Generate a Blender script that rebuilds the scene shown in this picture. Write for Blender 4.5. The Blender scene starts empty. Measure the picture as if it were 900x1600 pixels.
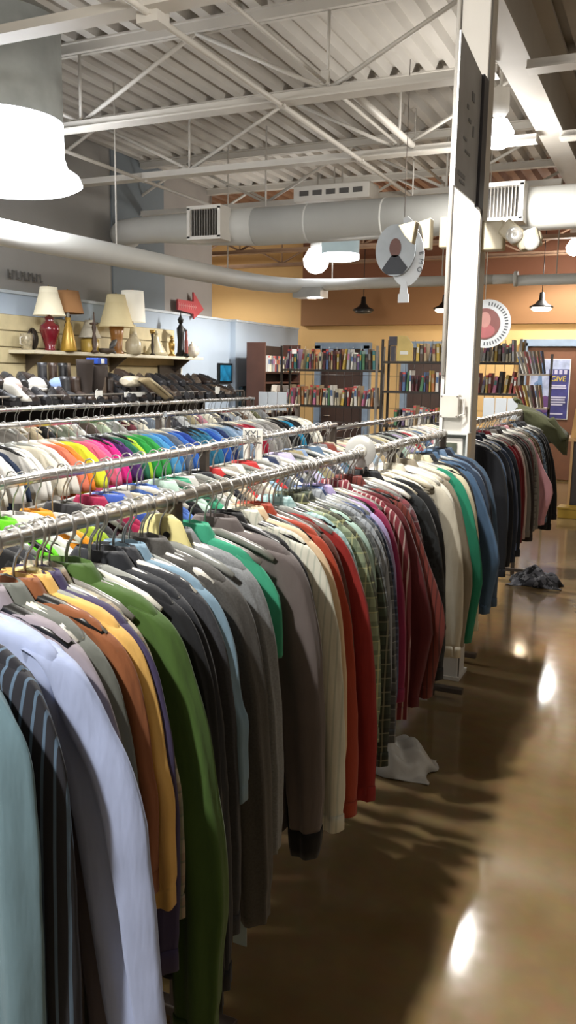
import bpy, math, random
from mathutils import Vector, Matrix
pi=math.pi; sin=math.sin; cos=math.cos
R=random.Random(11)
H=1.72                      # eye height; every z below is given relative to it unless noted
sc=bpy.context.scene; col=sc.collection

# ------------------------------------------------------------------ materials
def lin(h,a=1.0):
    h=h.lstrip('#'); o=[]
    for i in (0,2,4):
        c=int(h[i:i+2],16)/255.0
        o.append(c/12.92 if c<=.04045 else ((c+.055)/1.055)**2.4)
    return (o[0],o[1],o[2],a)
MC={}
def newmat(name):
    m=bpy.data.materials.new(name); m.use_nodes=True
    nt=m.node_tree; return m,nt,nt.nodes['Principled BSDF']
def mat(name,hexc,rough=.6,metal=0.,var=.12,vs=6.,bump=0.,bs=60.,emit=0.,trans=0.,coat=0.,alpha=1.):
    key=(name,hexc,rough,metal,var,vs,bump,bs,emit,trans,coat,alpha)
    if key in MC: return MC[key]
    m,nt,b=newmat(name); N=nt.nodes; L=nt.links
    b.inputs['Roughness'].default_value=rough; b.inputs['Metallic'].default_value=metal
    b.inputs['Transmission Weight'].default_value=trans; b.inputs['Coat Weight'].default_value=coat
    b.inputs['Alpha'].default_value=alpha
    c=lin(hexc)
    tc=N.new('ShaderNodeTexCoord'); no=N.new('ShaderNodeTexNoise'); no.inputs['Scale'].default_value=vs; no.inputs['Detail'].default_value=4
    L.new(tc.outputs['Object'],no.inputs['Vector'])
    rp=N.new('ShaderNodeValToRGB'); rp.color_ramp.elements[0].position=.3; rp.color_ramp.elements[1].position=.7
    rp.color_ramp.elements[0].color=(c[0]*(1-var),c[1]*(1-var),c[2]*(1-var),1)
    rp.color_ramp.elements[1].color=(min(1,c[0]*(1+var)),min(1,c[1]*(1+var)),min(1,c[2]*(1+var)),1)
    L.new(no.outputs['Fac'],rp.inputs['Fac']); L.new(rp.outputs['Color'],b.inputs['Base Color'])
    if emit>0:
        b.inputs['Emission Color'].default_value=c; b.inputs['Emission Strength'].default_value=emit
    if bump>0:
        n2=N.new('ShaderNodeTexNoise'); n2.inputs['Scale'].default_value=bs; L.new(tc.outputs['Object'],n2.inputs['Vector'])
        bp=N.new('ShaderNodeBump'); bp.inputs['Strength'].default_value=bump; bp.inputs['Distance'].default_value=.01
        L.new(n2.outputs['Fac'],bp.inputs['Height']); L.new(bp.outputs['Normal'],b.inputs['Normal'])
    MC[key]=m; return m

def soft(h,k=.16):
    h=h.lstrip('#'); v=[int(h[i:i+2],16) for i in (0,2,4)]; g=sum(v)/3
    return '#%02x%02x%02x'%tuple(int(a*(1-k)+g*k) for a in v)
def fabric(hexc,pat='plain',h2='#202020',h3=None,rough=.85,f=140.):
    hexc=soft(hexc); h2=soft(h2); h3=soft(h3) if h3 else h3
    key=('fab',hexc,pat,h2,h3,rough,f)
    if key in MC: return MC[key]
    m,nt,b=newmat('woven_fabric'); N=nt.nodes; L=nt.links
    b.inputs['Roughness'].default_value=rough; b.inputs['Sheen Weight'].default_value=.12
    b.inputs['Specular IOR Level'].default_value=.25
    tc=N.new('ShaderNodeTexCoord'); c=lin(hexc); c2=lin(h2); c3=lin(h3 or h2)
    def mth(op,a,bv=None):
        n=N.new('ShaderNodeMath'); n.operation=op
        if hasattr(a,'links'): L.new(a,n.inputs[0])
        else: n.inputs[0].default_value=a
        if bv is not None:
            if hasattr(bv,'links'): L.new(bv,n.inputs[1])
            else: n.inputs[1].default_value=bv
        return n.outputs[0]
    def mix(fac,a,bc):
        n=N.new('ShaderNodeMix'); n.data_type='RGBA'
        if hasattr(fac,'links'): L.new(fac,n.inputs[0])
        else: n.inputs[0].default_value=fac
        for v,k in ((a,6),(bc,7)):
            if hasattr(v,'links'): L.new(v,n.inputs[k])
            else: n.inputs[k].default_value=v
        return n.outputs[2]
    no=N.new('ShaderNodeTexNoise'); no.inputs['Scale'].default_value=9 if pat!='heather' else 220; no.inputs['Detail'].default_value=5
    L.new(tc.outputs['Object'],no.inputs['Vector'])
    k=.16 if pat!='heather' else .45
    cur=mix(no.outputs['Fac'],(c[0]*(1-k),c[1]*(1-k),c[2]*(1-k),1),(min(1,c[0]*(1+k)),min(1,c[1]*(1+k)),min(1,c[2]*(1+k)),1))
    if pat in ('plaid','stripe','check','band'):
        sp=N.new('ShaderNodeSeparateXYZ'); L.new(tc.outputs['Object'],sp.inputs[0])
        X,Y,Z=sp.outputs
        if pat=='plaid':
            for ax,sh in ((X,0.),(Z,1.)):
                s=mth('SINE',mth('ADD',mth('MULTIPLY',ax,f),sh)); g=mth('MULTIPLY',mth('GREATER_THAN',s,.15),.5)
                cur=mix(g,cur,c2)
            for ax,sh in ((X,.8),(Z,2.)):
                s=mth('SINE',mth('ADD',mth('MULTIPLY',ax,f),sh)); g=mth('MULTIPLY',mth('GREATER_THAN',s,.95),.5)
                cur=mix(g,cur,c3)
        elif pat=='check':
            for ax in (X,Z):
                s=mth('SINE',mth('MULTIPLY',ax,f*2)); cur=mix(mth('MULTIPLY',mth('GREATER_THAN',s,.6),.7),cur,c2)
        elif pat=='stripe':
            s=mth('SINE',mth('MULTIPLY',X,f*2.6)); cur=mix(mth('MULTIPLY',mth('GREATER_THAN',s,.72),.75),cur,c2)
        elif pat=='band':
            s=mth('SINE',mth('MULTIPLY',Z,f)); cur=mix(mth('GREATER_THAN',s,.3),cur,c2)
    if pat in ('camo','mottle'):
        n3=N.new('ShaderNodeTexNoise'); n3.inputs['Scale'].default_value=16; L.new(tc.outputs['Object'],n3.inputs['Vector'])
        cur=mix(mth('GREATER_THAN',n3.outputs['Fac'],.52),cur,c2)
        n4=N.new('ShaderNodeTexNoise'); n4.inputs['Scale'].default_value=23; L.new(tc.outputs['Object'],n4.inputs['Vector'])
        cur=mix(mth('GREATER_THAN',n4.outputs['Fac'],.6),cur,c3)
    L.new(cur,b.inputs['Base Color'])
    mp=N.new('ShaderNodeMapping'); mp.inputs['Scale'].default_value=(22,22,5); L.new(tc.outputs['Object'],mp.inputs[0])
    n2=N.new('ShaderNodeTexNoise'); n2.inputs['Scale'].default_value=1; n2.inputs['Detail'].default_value=3; L.new(mp.outputs[0],n2.inputs['Vector'])
    bp=N.new('ShaderNodeBump'); bp.inputs['Strength'].default_value=.45; bp.inputs['Distance'].default_value=.012
    L.new(n2.outputs['Fac'],bp.inputs['Height']); L.new(bp.outputs['Normal'],b.inputs['Normal'])
    MC[key]=m; return m

CHROME=mat('chrome_steel','#dad8d4',.27,1.,.03)
HOOK=mat('hook_steel','#c4c2be',.32,1.,.04)
STEELGREY=mat('brown_grey_steel','#5f564f',.45,.6)
WHITEPAINT=mat('white_paint','#d6d2ca',.5,0,.04,3)
CEILPAINT=mat('ceiling_white_paint','#bdb8b0',.65,0,.06,2)
JOISTP=mat('joist_white_paint','#c2bdb4',.55,0,.05,3)
DUCTP=mat('duct_white_paint','#c2c2bd',.5,0,.05,2)
BLACKM=mat('black_metal','#1c1b1a',.45,.3)
DARKW=mat('dark_brown_laminate','#33241d',.5)
CLEAR=mat('smoky_clear_plastic','#8d8f8a',.18,0,.1)
WPLAS=mat('white_plastic','#cfccc2',.35,0,.05)
GPLAS=mat('grey_plastic','#77756f',.3,0,.1)
BPLAS=mat('black_plastic','#151515',.3,0,.1)
CPLAS=mat('cream_plastic','#c9bfa6',.4,0,.05)
PAPER=mat('white_paper','#dadad4',.8,0,.03)

# ------------------------------------------------------------------ mesh builder
class MB:
    def __init__(s): s.v=[]; s.f=[]; s.m=[]; s.s=[]
    def add(s,vs,fs,mi=0,sm=False):
        o=len(s.v); s.v+= [tuple(v) for v in vs]
        for f in fs: s.f.append([i+o for i in f]); s.m.append(mi); s.s.append(sm)
        return s
    def box(s,c,d,mi=0,rot=None,taper=1.):
        x,y,z=d[0]/2,d[1]/2,d[2]/2
        vs=[Vector((sx*x*(taper if sz>0 else 1),sy*y*(taper if sz>0 else 1),sz*z)) for sz in(-1,1) for sy in(-1,1) for sx in(-1,1)]
        if rot is not None: vs=[rot@v for v in vs]
        c=Vector(c); vs=[v+c for v in vs]
        return s.add(vs,[(0,2,3,1),(4,5,7,6),(0,1,5,4),(2,6,7,3),(0,4,6,2),(1,3,7,5)],mi)
    def tube(s,pts,r,n=10,mi=0,cap=True,sx=1.,sy=1.):
        P=[Vector(p) for p in pts]; rs=r if isinstance(r,(list,tuple)) else [r]*len(P)
        T=[]
        for i in range(len(P)):
            a=P[max(0,i-1)]; b=P[min(len(P)-1,i+1)]; T.append((b-a).normalized())
        up=Vector((0,0,1)) if abs(T[0].z)<.9 else Vector((1,0,0))
        u=T[0].cross(up).normalized(); vs=[]; 
        for i,p in enumerate(P):
            u=(u-T[i]*u.dot(T[i])).normalized(); w=T[i].cross(u)
            for k in range(n):
                a=2*pi*k/n; vs.append(p+u*cos(a)*rs[i]*sx+w*sin(a)*rs[i]*sy)
        fs=[]
        for i in range(len(P)-1):
            for k in range(n):
                k2=(k+1)%n; fs.append((i*n+k,i*n+k2,(i+1)*n+k2,(i+1)*n+k))
        s.add(vs,fs,mi,True)
        if cap:
            o=len(s.v)-len(vs)
            s.f.append([o+k for k in range(n)][::-1]); s.m.append(mi); s.s.append(False)
            s.f.append([o+(len(P)-1)*n+k for k in range(n)]); s.m.append(mi); s.s.append(False)
        return s
    def lathe(s,prof,c=(0,0,0),n=20,mi=0,sx=1.,sy=1.,flute=0.,fn=0):
        vs=[]
        for r,z in prof:
            for k in range(n):
                a=2*pi*k/n; rr=r*(1+flute*cos(fn*a)) if flute else r
                vs.append((c[0]+rr*cos(a)*sx,c[1]+rr*sin(a)*sy,c[2]+z))
        fs=[]
        for i in range(len(prof)-1):
            for k in range(n):
                k2=(k+1)%n; fs.append((i*n+k,i*n+k2,(i+1)*n+k2,(i+1)*n+k))
        return s.add(vs,fs,mi,True)
    def prism(s,poly,ext,mi=0):
        n=len(poly); P=[Vector(p) for p in poly]; e=Vector(ext)
        s.add([*P,*[p+e for p in P]],[list(range(n))[::-1],[n+i for i in range(n)]]+[(i,(i+1)%n,n+(i+1)%n,n+i) for i in range(n)],mi)
        return s
    def rows(s,rows,mi=0,cap0=True,cap1=True,sm=True):
        n=len(rows[0]); vs=[p for r in rows for p in r]; fs=[]
        for i in range(len(rows)-1):
            for k in range(n):
                k2=(k+1)%n; fs.append((i*n+k,i*n+k2,(i+1)*n+k2,(i+1)*n+k))
        o=len(s.v); s.add(vs,fs,mi,sm)
        if cap0: s.f.append([o+k for k in range(n)][::-1]); s.m.append(mi); s.s.append(False)
        if cap1: s.f.append([o+(len(rows)-1)*n+k for k in range(n)]); s.m.append(mi); s.s.append(False)
        return s
    def build(s,name,mats,parent=None,loc=None,rz=0.,bevel=0.,label=None):
        me=bpy.data.meshes.new(name); me.from_pydata([tuple(v) for v in s.v],[],s.f)
        if not isinstance(mats,(list,tuple)): mats=[mats]
        for m in mats: me.materials.append(m)
        me.polygons.foreach_set('material_index',s.m); me.polygons.foreach_set('use_smooth',s.s); me.update()
        o=bpy.data.objects.new(name,me); col.objects.link(o)
        if parent: o.parent=parent
        if loc: o.location=loc
        if rz: o.rotation_euler.z=rz
        if bevel:
            b=o.modifiers.new('edge','BEVEL'); b.width=bevel; b.segments=2; b.limit_method='ANGLE'
        if label: o['label']=label
        return o
LABELS={}
def tag(o,label,cat,group=None):
    n=len(label.split())
    if n<4 or n>16: print('LABEL LENGTH',n,label)
    if label in LABELS and group is None: print('DUP LABEL',label)
    LABELS[label]=LABELS.get(label,0)+1
    o['label']=label; o['category']=cat
    if group: o['group']=group
    return o
def root(name,loc,label,cat,group=None,rz=0.):
    o=bpy.data.objects.new(name,None); o.empty_display_size=.1; col.objects.link(o); o.location=loc; o.rotation_euler.z=rz
    return tag(o,label,cat,group)
def struct(o): o['kind']='structure'; return o
def copy_tree(o,loc,rz=0.,label=None):
    c=o.copy(); col.objects.link(c); c.location=loc; c.rotation_euler.z=rz
    if label: c['label']=label
    for ch in list(o.children):
        d=ch.copy(); col.objects.link(d); d.parent=c
        for g in list(ch.children):
            e=g.copy(); col.objects.link(e); e.parent=d
    return c

# ------------------------------------------------------------------ room shell
def floor_mat():
    m,nt,b=newmat('stained_polished_concrete'); N=nt.nodes; L=nt.links
    tc=N.new('ShaderNodeTexCoord'); n1=N.new('ShaderNodeTexNoise'); n1.inputs['Scale'].default_value=.9; n1.inputs['Detail'].default_value=6
    L.new(tc.outputs['Object'],n1.inputs['Vector'])
    r=N.new('ShaderNodeValToRGB'); r.color_ramp.elements[0].position=.35; r.color_ramp.elements[1].position=.68
    r.color_ramp.elements[0].color=lin('#6a5536'); r.color_ramp.elements[1].color=lin('#8a7657')
    L.new(n1.outputs['Fac'],r.inputs['Fac'])
    n2=N.new('ShaderNodeTexNoise'); n2.inputs['Scale'].default_value=14; n2.inputs['Detail'].default_value=8; L.new(tc.outputs['Object'],n2.inputs['Vector'])
    mx=N.new('ShaderNodeMix'); mx.data_type='RGBA'; mx.blend_type='OVERLAY'; mx.inputs[0].default_value=.18
    L.new(r.outputs['Color'],mx.inputs[6]); L.new(n2.outputs['Color'],mx.inputs[7]); L.new(mx.outputs[2],b.inputs['Base Color'])
    rr=N.new('ShaderNodeMapRange'); rr.inputs[3].default_value=.07; rr.inputs[4].default_value=.13; b.inputs['Specular IOR Level'].default_value=.3
    L.new(n2.outputs['Fac'],rr.inputs[0]); L.new(rr.outputs[0],b.inputs['Roughness'])
    bp=N.new('ShaderNodeBump'); bp.inputs['Strength'].default_value=.06; bp.inputs['Distance'].default_value=.003
    n3=N.new('ShaderNodeTexNoise'); n3.inputs['Scale'].default_value=5; L.new(tc.outputs['Object'],n3.inputs['Vector'])
    L.new(n3.outputs['Fac'],bp.inputs['Height']); L.new(bp.outputs['Normal'],b.inputs['Normal'])
    return m
struct(MB().box((-1.5,5.7,-.05),(16,18.6,.1)).build('floor',floor_mat()))
ZD=2.5                                           # deck underside
YB=14.5
# ribbed metal deck, ribs run along Y
def deck(x0,x1,y0,y1,m,name):
    mb=MB(); p=.2; x=x0; prof=[]
    while x<x1:
        prof+=[(x,ZD),(x+.085,ZD),(x+.108,ZD+.075),(x+.178,ZD+.075)]; x+=p
    vs=[];n=len(prof)
    for y in (y0,y1):
        vs+=[(a,y,H+z) for a,z in prof]
    mb.add(vs,[(i,n+i,n+i+1,i+1) for i in range(n-1)])
    mb.box(((x0+x1)/2,(y0+y1)/2,H+ZD+.13),(x1-x0,y1-y0,.06))
    return struct(mb.build(name,m))
deck(-9.5,6.5,-3.6,10.75,CEILPAINT,'ceiling')
deck(-9.5,6.5,10.75,15.,mat('warm_lit_deck_paint','#8f6a50',.7),'ceiling')  # far deck: the warm light there is put into its colour
GREYW=mat('grey_wall_paint','#8d8a85',.8,0,.04,2)
BLUEW=mat('pale_blue_wall_paint','#adbac8',.75,0,.03,2)
YEL=mat('yellow_wall_paint','#d8b47a',.75,0,.03,2)
BEIGEW=mat('beige_grey_wall_paint','#96908a',.8,0,.04,2)
BLGREY=mat('blue_grey_wall_paint','#6f777c',.8,0,.04,2)
def wall(name,c,d,m): return struct(MB().box((c[0],c[1],H+c[2]),d).build(name,m))
FZ=-H
def wz(z0,z1): return (z0+z1)/2,(z1-z0)
zc,zh=wz(FZ,.74)
wall('wall_left',(-6.2,3.85,zc),(.2,14.7,zh),BLUEW)
wall('wall_left_partition',(-6.12,12.35,zc),(.22,2.3,zh),BLUEW)
zc,zh=wz(.74,ZD+.05)
wall('wall_left_upper',(-6.24,2.45,zc),(.2,11.9,zh),GREYW)
wall('wall_left_upper',(-6.225,8.9,zc),(.21,1.1,zh),BLGREY)
wall('wall_left_upper',(-6.23,10.05,zc),(.2,1.3,zh),BEIGEW)
wall('wall_back',(-1.5,YB+.1,(FZ+ZD)/2+.05),(16,.2,ZD+H+.1),YEL)
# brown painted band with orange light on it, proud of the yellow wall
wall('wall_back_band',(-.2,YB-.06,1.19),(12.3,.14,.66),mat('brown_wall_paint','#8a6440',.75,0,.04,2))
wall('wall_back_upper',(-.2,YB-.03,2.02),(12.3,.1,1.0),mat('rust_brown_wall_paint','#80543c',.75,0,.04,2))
wall('wall_far_left',(-9.5,5.7,.4),(.2,18.6,4.4),YEL)
wall('wall_behind_camera',(-1.5,-3.5,.4),(16,.2,4.4),GREYW)
wall('wall_right',(6.4,5.7,.4),(.2,18.6,4.4),mat('warm_white_wall_paint','#b9b2a6',.8))
for i,(y0,y1) in enumerate(((-3.3,11.2),(11.2,13.5))):
    struct(MB().box((-6.08+(.1 if i else 0),(y0+y1)/2,.05),(.03,y1-y0,.1)).build('baseboard_left',mat('grey_base_vinyl','#55565a',.5)))
struct(MB().box((-6.115,12.35,H+.755),(.24,2.3,.03)).box((-6.2,3.85,H+.755),(.23,14.7,.03)).build('trim_1',mat('pale_trim','#c6ced4',.6)))

# doors in the back wall
TRIMB=mat('grey_blue_door_trim','#7d90a6',.5); BROWND=mat('brown_door_paint','#6b4630',.55)
def door(n,x0,x1,zt,inner):
    w=x1-x0; cx=(x0+x1)/2; h=zt+H
    f=MB()
    for x in (x0,x1): f.box((x,YB-.07,h/2),(.11,.14,h))
    f.box((cx,YB-.07,h),(w+.11,.14,.11))
    fr=struct(f.build('door_%d'%n,TRIMB))
    d=MB().box((cx,YB-.04,h/2-.02),(w-.1,.05,h-.1)); d.build('door_leaf',inner,fr)
    MB().tube([(x0+.15,YB-.07,.95),(x0+.15,YB-.13,.95),(x0+.27,YB-.13,.95)],.012).build('door_handle',CHROME,fr)
    return fr
DARKD=mat('dark_brown_door_paint','#3f2d26',.5)
door(1,-6.0,-5.05,.5,DARKD); door(2,-4.35,-3.35,.52,DARKD); door(3,-2.3,-.4,.55,BROWND)

# ------------------------------------------------------------------ roof steel
JY=[2.35,4.0,5.66,7.3,8.97,10.6,12.3,13.9]; ZB=1.9; XBEAM=-1.08
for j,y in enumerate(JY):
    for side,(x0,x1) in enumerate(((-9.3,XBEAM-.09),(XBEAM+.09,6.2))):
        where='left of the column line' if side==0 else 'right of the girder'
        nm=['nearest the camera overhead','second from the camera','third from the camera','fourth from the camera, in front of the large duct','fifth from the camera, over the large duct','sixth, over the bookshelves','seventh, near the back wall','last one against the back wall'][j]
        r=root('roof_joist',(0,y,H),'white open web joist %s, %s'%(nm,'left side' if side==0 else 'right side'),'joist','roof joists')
        m=JOISTP if y<10.7 else mat('warm_lit_joist_paint','#a08268',.6)  # rear joists get a tan colour that stands in for warm light
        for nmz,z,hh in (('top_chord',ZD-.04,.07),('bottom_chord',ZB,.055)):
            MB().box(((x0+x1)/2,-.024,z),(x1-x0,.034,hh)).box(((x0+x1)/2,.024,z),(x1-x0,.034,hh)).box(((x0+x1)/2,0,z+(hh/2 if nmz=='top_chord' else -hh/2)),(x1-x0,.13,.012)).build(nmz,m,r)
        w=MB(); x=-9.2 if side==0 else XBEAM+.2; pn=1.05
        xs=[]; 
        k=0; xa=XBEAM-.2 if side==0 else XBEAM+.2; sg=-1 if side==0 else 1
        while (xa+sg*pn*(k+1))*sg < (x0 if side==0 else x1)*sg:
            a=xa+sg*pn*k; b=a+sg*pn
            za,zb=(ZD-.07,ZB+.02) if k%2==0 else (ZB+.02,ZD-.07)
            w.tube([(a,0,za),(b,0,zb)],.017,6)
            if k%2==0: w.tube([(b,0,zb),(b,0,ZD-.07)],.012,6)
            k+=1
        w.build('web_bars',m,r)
g=root('steel_girder',(XBEAM,5.7,H),'large white painted steel girder resting on top of the white column','girder')
MB().box((0,-.2,1.965),(.2,17.4,.03)).build('bottom_flange',CEILPAINT,g)
MB().box((0,-.2,2.22),(.02,17.4,.5)).build('web_plate',CEILPAINT,g)
MB().box((0,-.2,2.475),(.24,17.4,.03)).build('top_flange',CEILPAINT,g)
# thin pipes under the deck
for x,y0,y1,z,rr,lb in ((-2.68,-3,13,1.86,.02,'white sprinkler pipe with a junction box running under the joists'),(-2.35,-3,9,1.97,.014,'thin white conduit running between the sprinkler pipe and the girder'),
                     (-2.2,5.66,7.3,1.93,.03,'short bright white strip conduit between two joists left of the column'),(-4.95,3,9,1.86,.018,'thin white pipe under the joists beside the drum light')):
    p=root('ceiling_pipe',(x,(y0+y1)/2,H+z),lb,'pipe')
    MB().tube([(0,y0-(y0+y1)/2,0),(0,(y1-y0)/2,0)],rr,8).build('pipe',JOISTP,p)
    for yy in JY:
        if y0<yy<y1: MB().box((0,yy-(y0+y1)/2,.03),(.06,.03,.09)).build('clamp',JOISTP,p)
    if 'junction' in lb: MB().box((0,4.05-(y0+y1)/2,0),(.13,.12,.1)).build('junction_box',JOISTP,p)

# ------------------------------------------------------------------ ducts
d=root('air_duct',(0,8.1,H+1.5),'large round white air duct crossing the ceiling behind the column','duct')
mb=MB(); pts=[(4.8,0,0),(-4.1,0,0)]; mb.tube(pts,.19,28)
mb.build('main_duct',DUCTP,d)
MB().tube([(-4.1,0,0),(-4.75,0,.02),(-5.25,.0,.04),(-5.6,0,.04),(-5.82,.06,.04),(-5.95,.2,.05),(-6.0,.45,.06)],[.19,.175,.145,.14,.14,.14,.13],24).build('reduced_end',DUCTP,d)
for x in (3.5,2.1,.7,-.7,-1.9,-2.7,-3.5): MB().tube([(x-.012,0,0),(x+.012,0,0)],.193,28).build('joint_band',DUCTP,d)
for x in (-5.88,-2.43,-4.0,-.4,1.5): MB().tube([(x,0,.1),(x,0,.98)],.008,6).build('hanger_rod',JOISTP,d)
def register(x,lb):
    r=root('air_register',(x,7.84,H+1.51),lb,'vent','ceiling air registers')
    f=MB()
    f.box((0,0,.15),(.4,.22,.035)).box((0,0,-.15),(.4,.22,.035)).box((-.18,0,0),(.035,.22,.3)).box((.18,0,0),(.035,.22,.3))
    f.build('frame',WHITEPAINT,r)
    MB().box((0,.03,0),(.34,.1,.28)).build('dark_interior',mat('duct_shadow_interior','#3a3734',.8),r)
    l=MB()
    for i in range(11): l.box((-.155+i*.031,-.06,0),(.007,.05,.27))
    l.build('louvres',mat('grey_louvre','#8d8983',.5,.2),r)
register(-4.53,'square white framed air register on the duct left of the drum light')
register(-1.52,'square air register on the duct just right of the column')
d=root('return_duct',(0,0,H),'slimmer round white duct running along the left wall and turning right','duct')
pts=[(-4.72,-2.8,1.0),(-4.72,4,1.0),(-4.72,8.6,1.06),(-4.7,9.2,1.07),(-4.6,9.65,1.08),(-4.35,9.95,1.09),(-4.0,10.0,1.1),(-2,10.0,1.1)]
MB().tube(pts,[.1,.1,.1,.1,.095,.085,.07,.055],20).build('curved_run',DUCTP,d)
MB().tube([(-2.0,10,1.1),(-1.75,10,1.1)],.055,16).tube([(-1.76,10,1.1),(-1.72,10,1.1)],.085,16).tube([(-1.73,10,1.08),(4.5,10,1.08)],.06,16).build('straight_run',DUCTP,d)
for y in (1,4,6.5,8.6): MB().tube([(-4.72,y,1.05),(-4.72,y,2.5)],.007,6).build('hanger_rod',JOISTP,d)
for x in (-4,-2.6,-1.3,1): MB().tube([(x,10,1.1),(x,10,2.5)],.007,6).build('hanger_rod',JOISTP,d)
MB().box((-4.28,9.97,1.0),(.38,.26,.12)).build('end_elbow',mat('galvanised_steel','#9a9a96',.4,.5),d)
b=root('ceiling_unit_heater',(-3.4,8.55,H+1.86),'small white slotted box fixed under the joists above the large duct','heater')
MB().box((0,0,0),(.85,.3,.16)).build('casing',JOISTP,b,bevel=.01)
s=MB()
for i in range(5): s.box((-.3+i*.15,-.155,0),(.1,.01,.05))
s.build('slots',mat('dark_slot','#4a4744',.7),b)

# ------------------------------------------------------------------ column
cw=.172; cx=-1.075; cy=4.62
c=struct(MB().box((0,0,(H+1.95)/2),(cw,cw,H+1.95)).build('column',WHITEPAINT,None,loc=(cx,cy,0),bevel=.006))
t=MB()
t.box((-cw/2+.024,-cw/2-.004,(H+1.95)/2),(.004,.008,H+1.95)).box((cw/2+.003,-cw/2+.012,(H+1.95)/2),(.006,.006,H+1.95))
t.build('dark_line_strip',mat('dark_joint','#55514c',.7),c)  # thin dark lines down the column's front corners
MB().tube([(-cw/2+.012,-cw/2-.012,1.72),(-cw/2+.012,-cw/2-.012,3.66)],.011,10).build('corner_conduit',WHITEPAINT,c)
MB().box((0,0,.01),(.2,.2,.02)).build('base_plate',WHITEPAINT,c)
jb=root('junction_box',(cx-.018,cy-cw/2-.032,H-.165),'white electrical junction box screwed to the column below the conduit','box')
MB().box((0,0,0),(.1,.062,.125)).build('cover',mat('off_white_box_enamel','#c9c4ba',.4),jb,bevel=.006)
s=MB()
for sx in(-1,1):
    for sz in(-1,1): s.tube([(sx*.042,-.034,sz*.053),(sx*.042,-.03,sz*.053)],.004,8)
s.build('screws',STEELGREY,jb)
MB().tube([(.052,-.02,.045),(.075,-.01,.04),(.078,-.005,-.04),(.052,-.02,-.05)],.006,8).build('hasp_loop',WHITEPAINT,jb)
th=root('thermostat_guard',(cx+.005,cy-cw/2-.045,H-.385),'clear plastic guard over a thermostat with a grey display on the column','thermostat')
f=MB(); f.box((0,0,.075),(.185,.09,.012)).box((0,0,-.075),(.185,.09,.012)).box((-.088,0,0),(.01,.09,.15)).box((.088,0,0),(.01,.09,.15)).box((0,.035,0),(.17,.012,.14))
f.build('guard_frame',mat('milky_clear_plastic','#c9cdca',.12,0,.03),th,bevel=.003)
MB().box((0,-.0,0),(.12,.03,.1)).build('thermostat_body',WHITEPAINT,th,bevel=.005)
MB().box((-.005,-.018,0),(.07,.006,.05)).build('display',mat('lcd_grey_green','#5d6255',.25),th)
# flag mounted sign board
sb=root('flag_sign',(-1.0,4.2,H),'grey flag mounted sign board sticking out from the upper column','sign')
MB().prism([(.0,-.24,.86),(.0,-.24,1.52),(.0,.22,1.47),(.0,.22,.86)],(.008,0,0)).build('board',mat('pale_grey_board','#a9abae',.35),sb)
MB().box((.012,.27,1.16),(.022,.11,.63)).build('dark_frame',mat('dark_slate_frame','#3a3a42',.4),sb,bevel=.004)
for y,z,w_,h_ in ((-.05,1.25,.03,.02),(.0,1.2,.05,.015),(.08,1.17,.02,.05),(-.08,1.1,.06,.012),(.05,1.32,.05,.04),(-.12,.93,.14,.02),(-.1,.9,.1,.012),(-.02,1.05,.1,.012)):
    MB().box((.0095,y,z),(.003,w_,h_)).build('printed_mark',mat('slate_print','#7d8085',.5),sb)
# emergency light heads
def em_head(r,x,z,ang,lens):
    rot=Matrix.Rotation(ang,3,'Y')
    MB().box((x,0,z),(.11,.09,.09),0,rot).box((x,0,z),(.13,.05,.05),0,rot).build('lamp_head',CPLAS,r,bevel=.01)
    MB().lathe([(.0,0),(.03,.004),(.042,.0),(.042,-.01)],(0,0,0),16).build('lens',mat('bright_lens','#e8e6e0',.1,.3,0,emit=lens),r,loc=(x+.02,-.055,z-.02)).rotation_euler=(pi/2,0,0)
e=root('emergency_light',(cx+.2,cy-.02,H+.73),'cream emergency light with a tilted lamp head right of the column','emergency light')
MB().box((-.06,.02,0),(.12,.08,.15)).build('battery_box',CPLAS,e,bevel=.01)
em_head(e,.04,.01,.7,0.0); em_head(e,.13,-.03,-.3,0.0)
e=root('emergency_light',(cx-.16,cy-.02,H+.76),'cream emergency light with two flared heads left of the column','emergency light')
MB().box((.04,.02,0),(.05,.07,.16)).build('battery_box',CPLAS,e,bevel=.008)
MB().prism([(-.02,0,.07),(-.02,0,-.09),(-.05,0,-.09),(-.07,0,.02),(-.09,0,.05)],(0,-.07,0)).build('lamp_head',CPLAS,e,bevel=.006)
MB().prism([(-.1,0,.06),(-.12,0,-.06),(-.16,0,-.02),(-.2,0,.04)],(0,-.07,0)).build('lamp_head',CPLAS,e,bevel=.006)

# ------------------------------------------------------------------ hanging round signs
def disc(mb,r,y,n=40,mi=0,cx=0,cz=0,t=.008,sx=1):
    mb.prism([(cx+r*cos(2*pi*k/n)*sx,y,cz+r*sin(2*pi*k/n)) for k in range(n)],(0,t,0),mi)
def text(parent,name,body,loc,size,m,rot=(pi/2,0,0),ext=.0015):
    cu=bpy.data.curves.new(name,'FONT'); cu.body=body; cu.size=size; cu.extrude=ext; cu.align_x='CENTER'; cu.align_y='CENTER'
    cu.materials.append(m); o=bpy.data.objects.new(name,cu); col.objects.link(o); o.rotation_euler=rot
    dg=bpy.context.evaluated_depsgraph_get(); me=bpy.data.meshes.new_from_object(o.evaluated_get(dg)); me.name=name
    m2=bpy.data.objects.new(name,me); col.objects.link(m2); bpy.data.objects.remove(o); m2.parent=parent; m2.location=loc; m2.rotation_euler=rot
    if not me.materials: me.materials.append(m)
    return m2
SIGNW=mat('sign_white_board','#c9cdd0',.35,0,.02); INK=mat('dark_grey_ink','#4a4d52',.5)
s=root('hanging_sign',(-2.10,6.8,H+.95),'round white hanging sign with a portrait of a person in dark clothes','sign',rz=0)
b=MB(); disc(b,.235,.0,44,0,.03,0,sx=.62); b.build('outer_ring_board',SIGNW,s)
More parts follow.
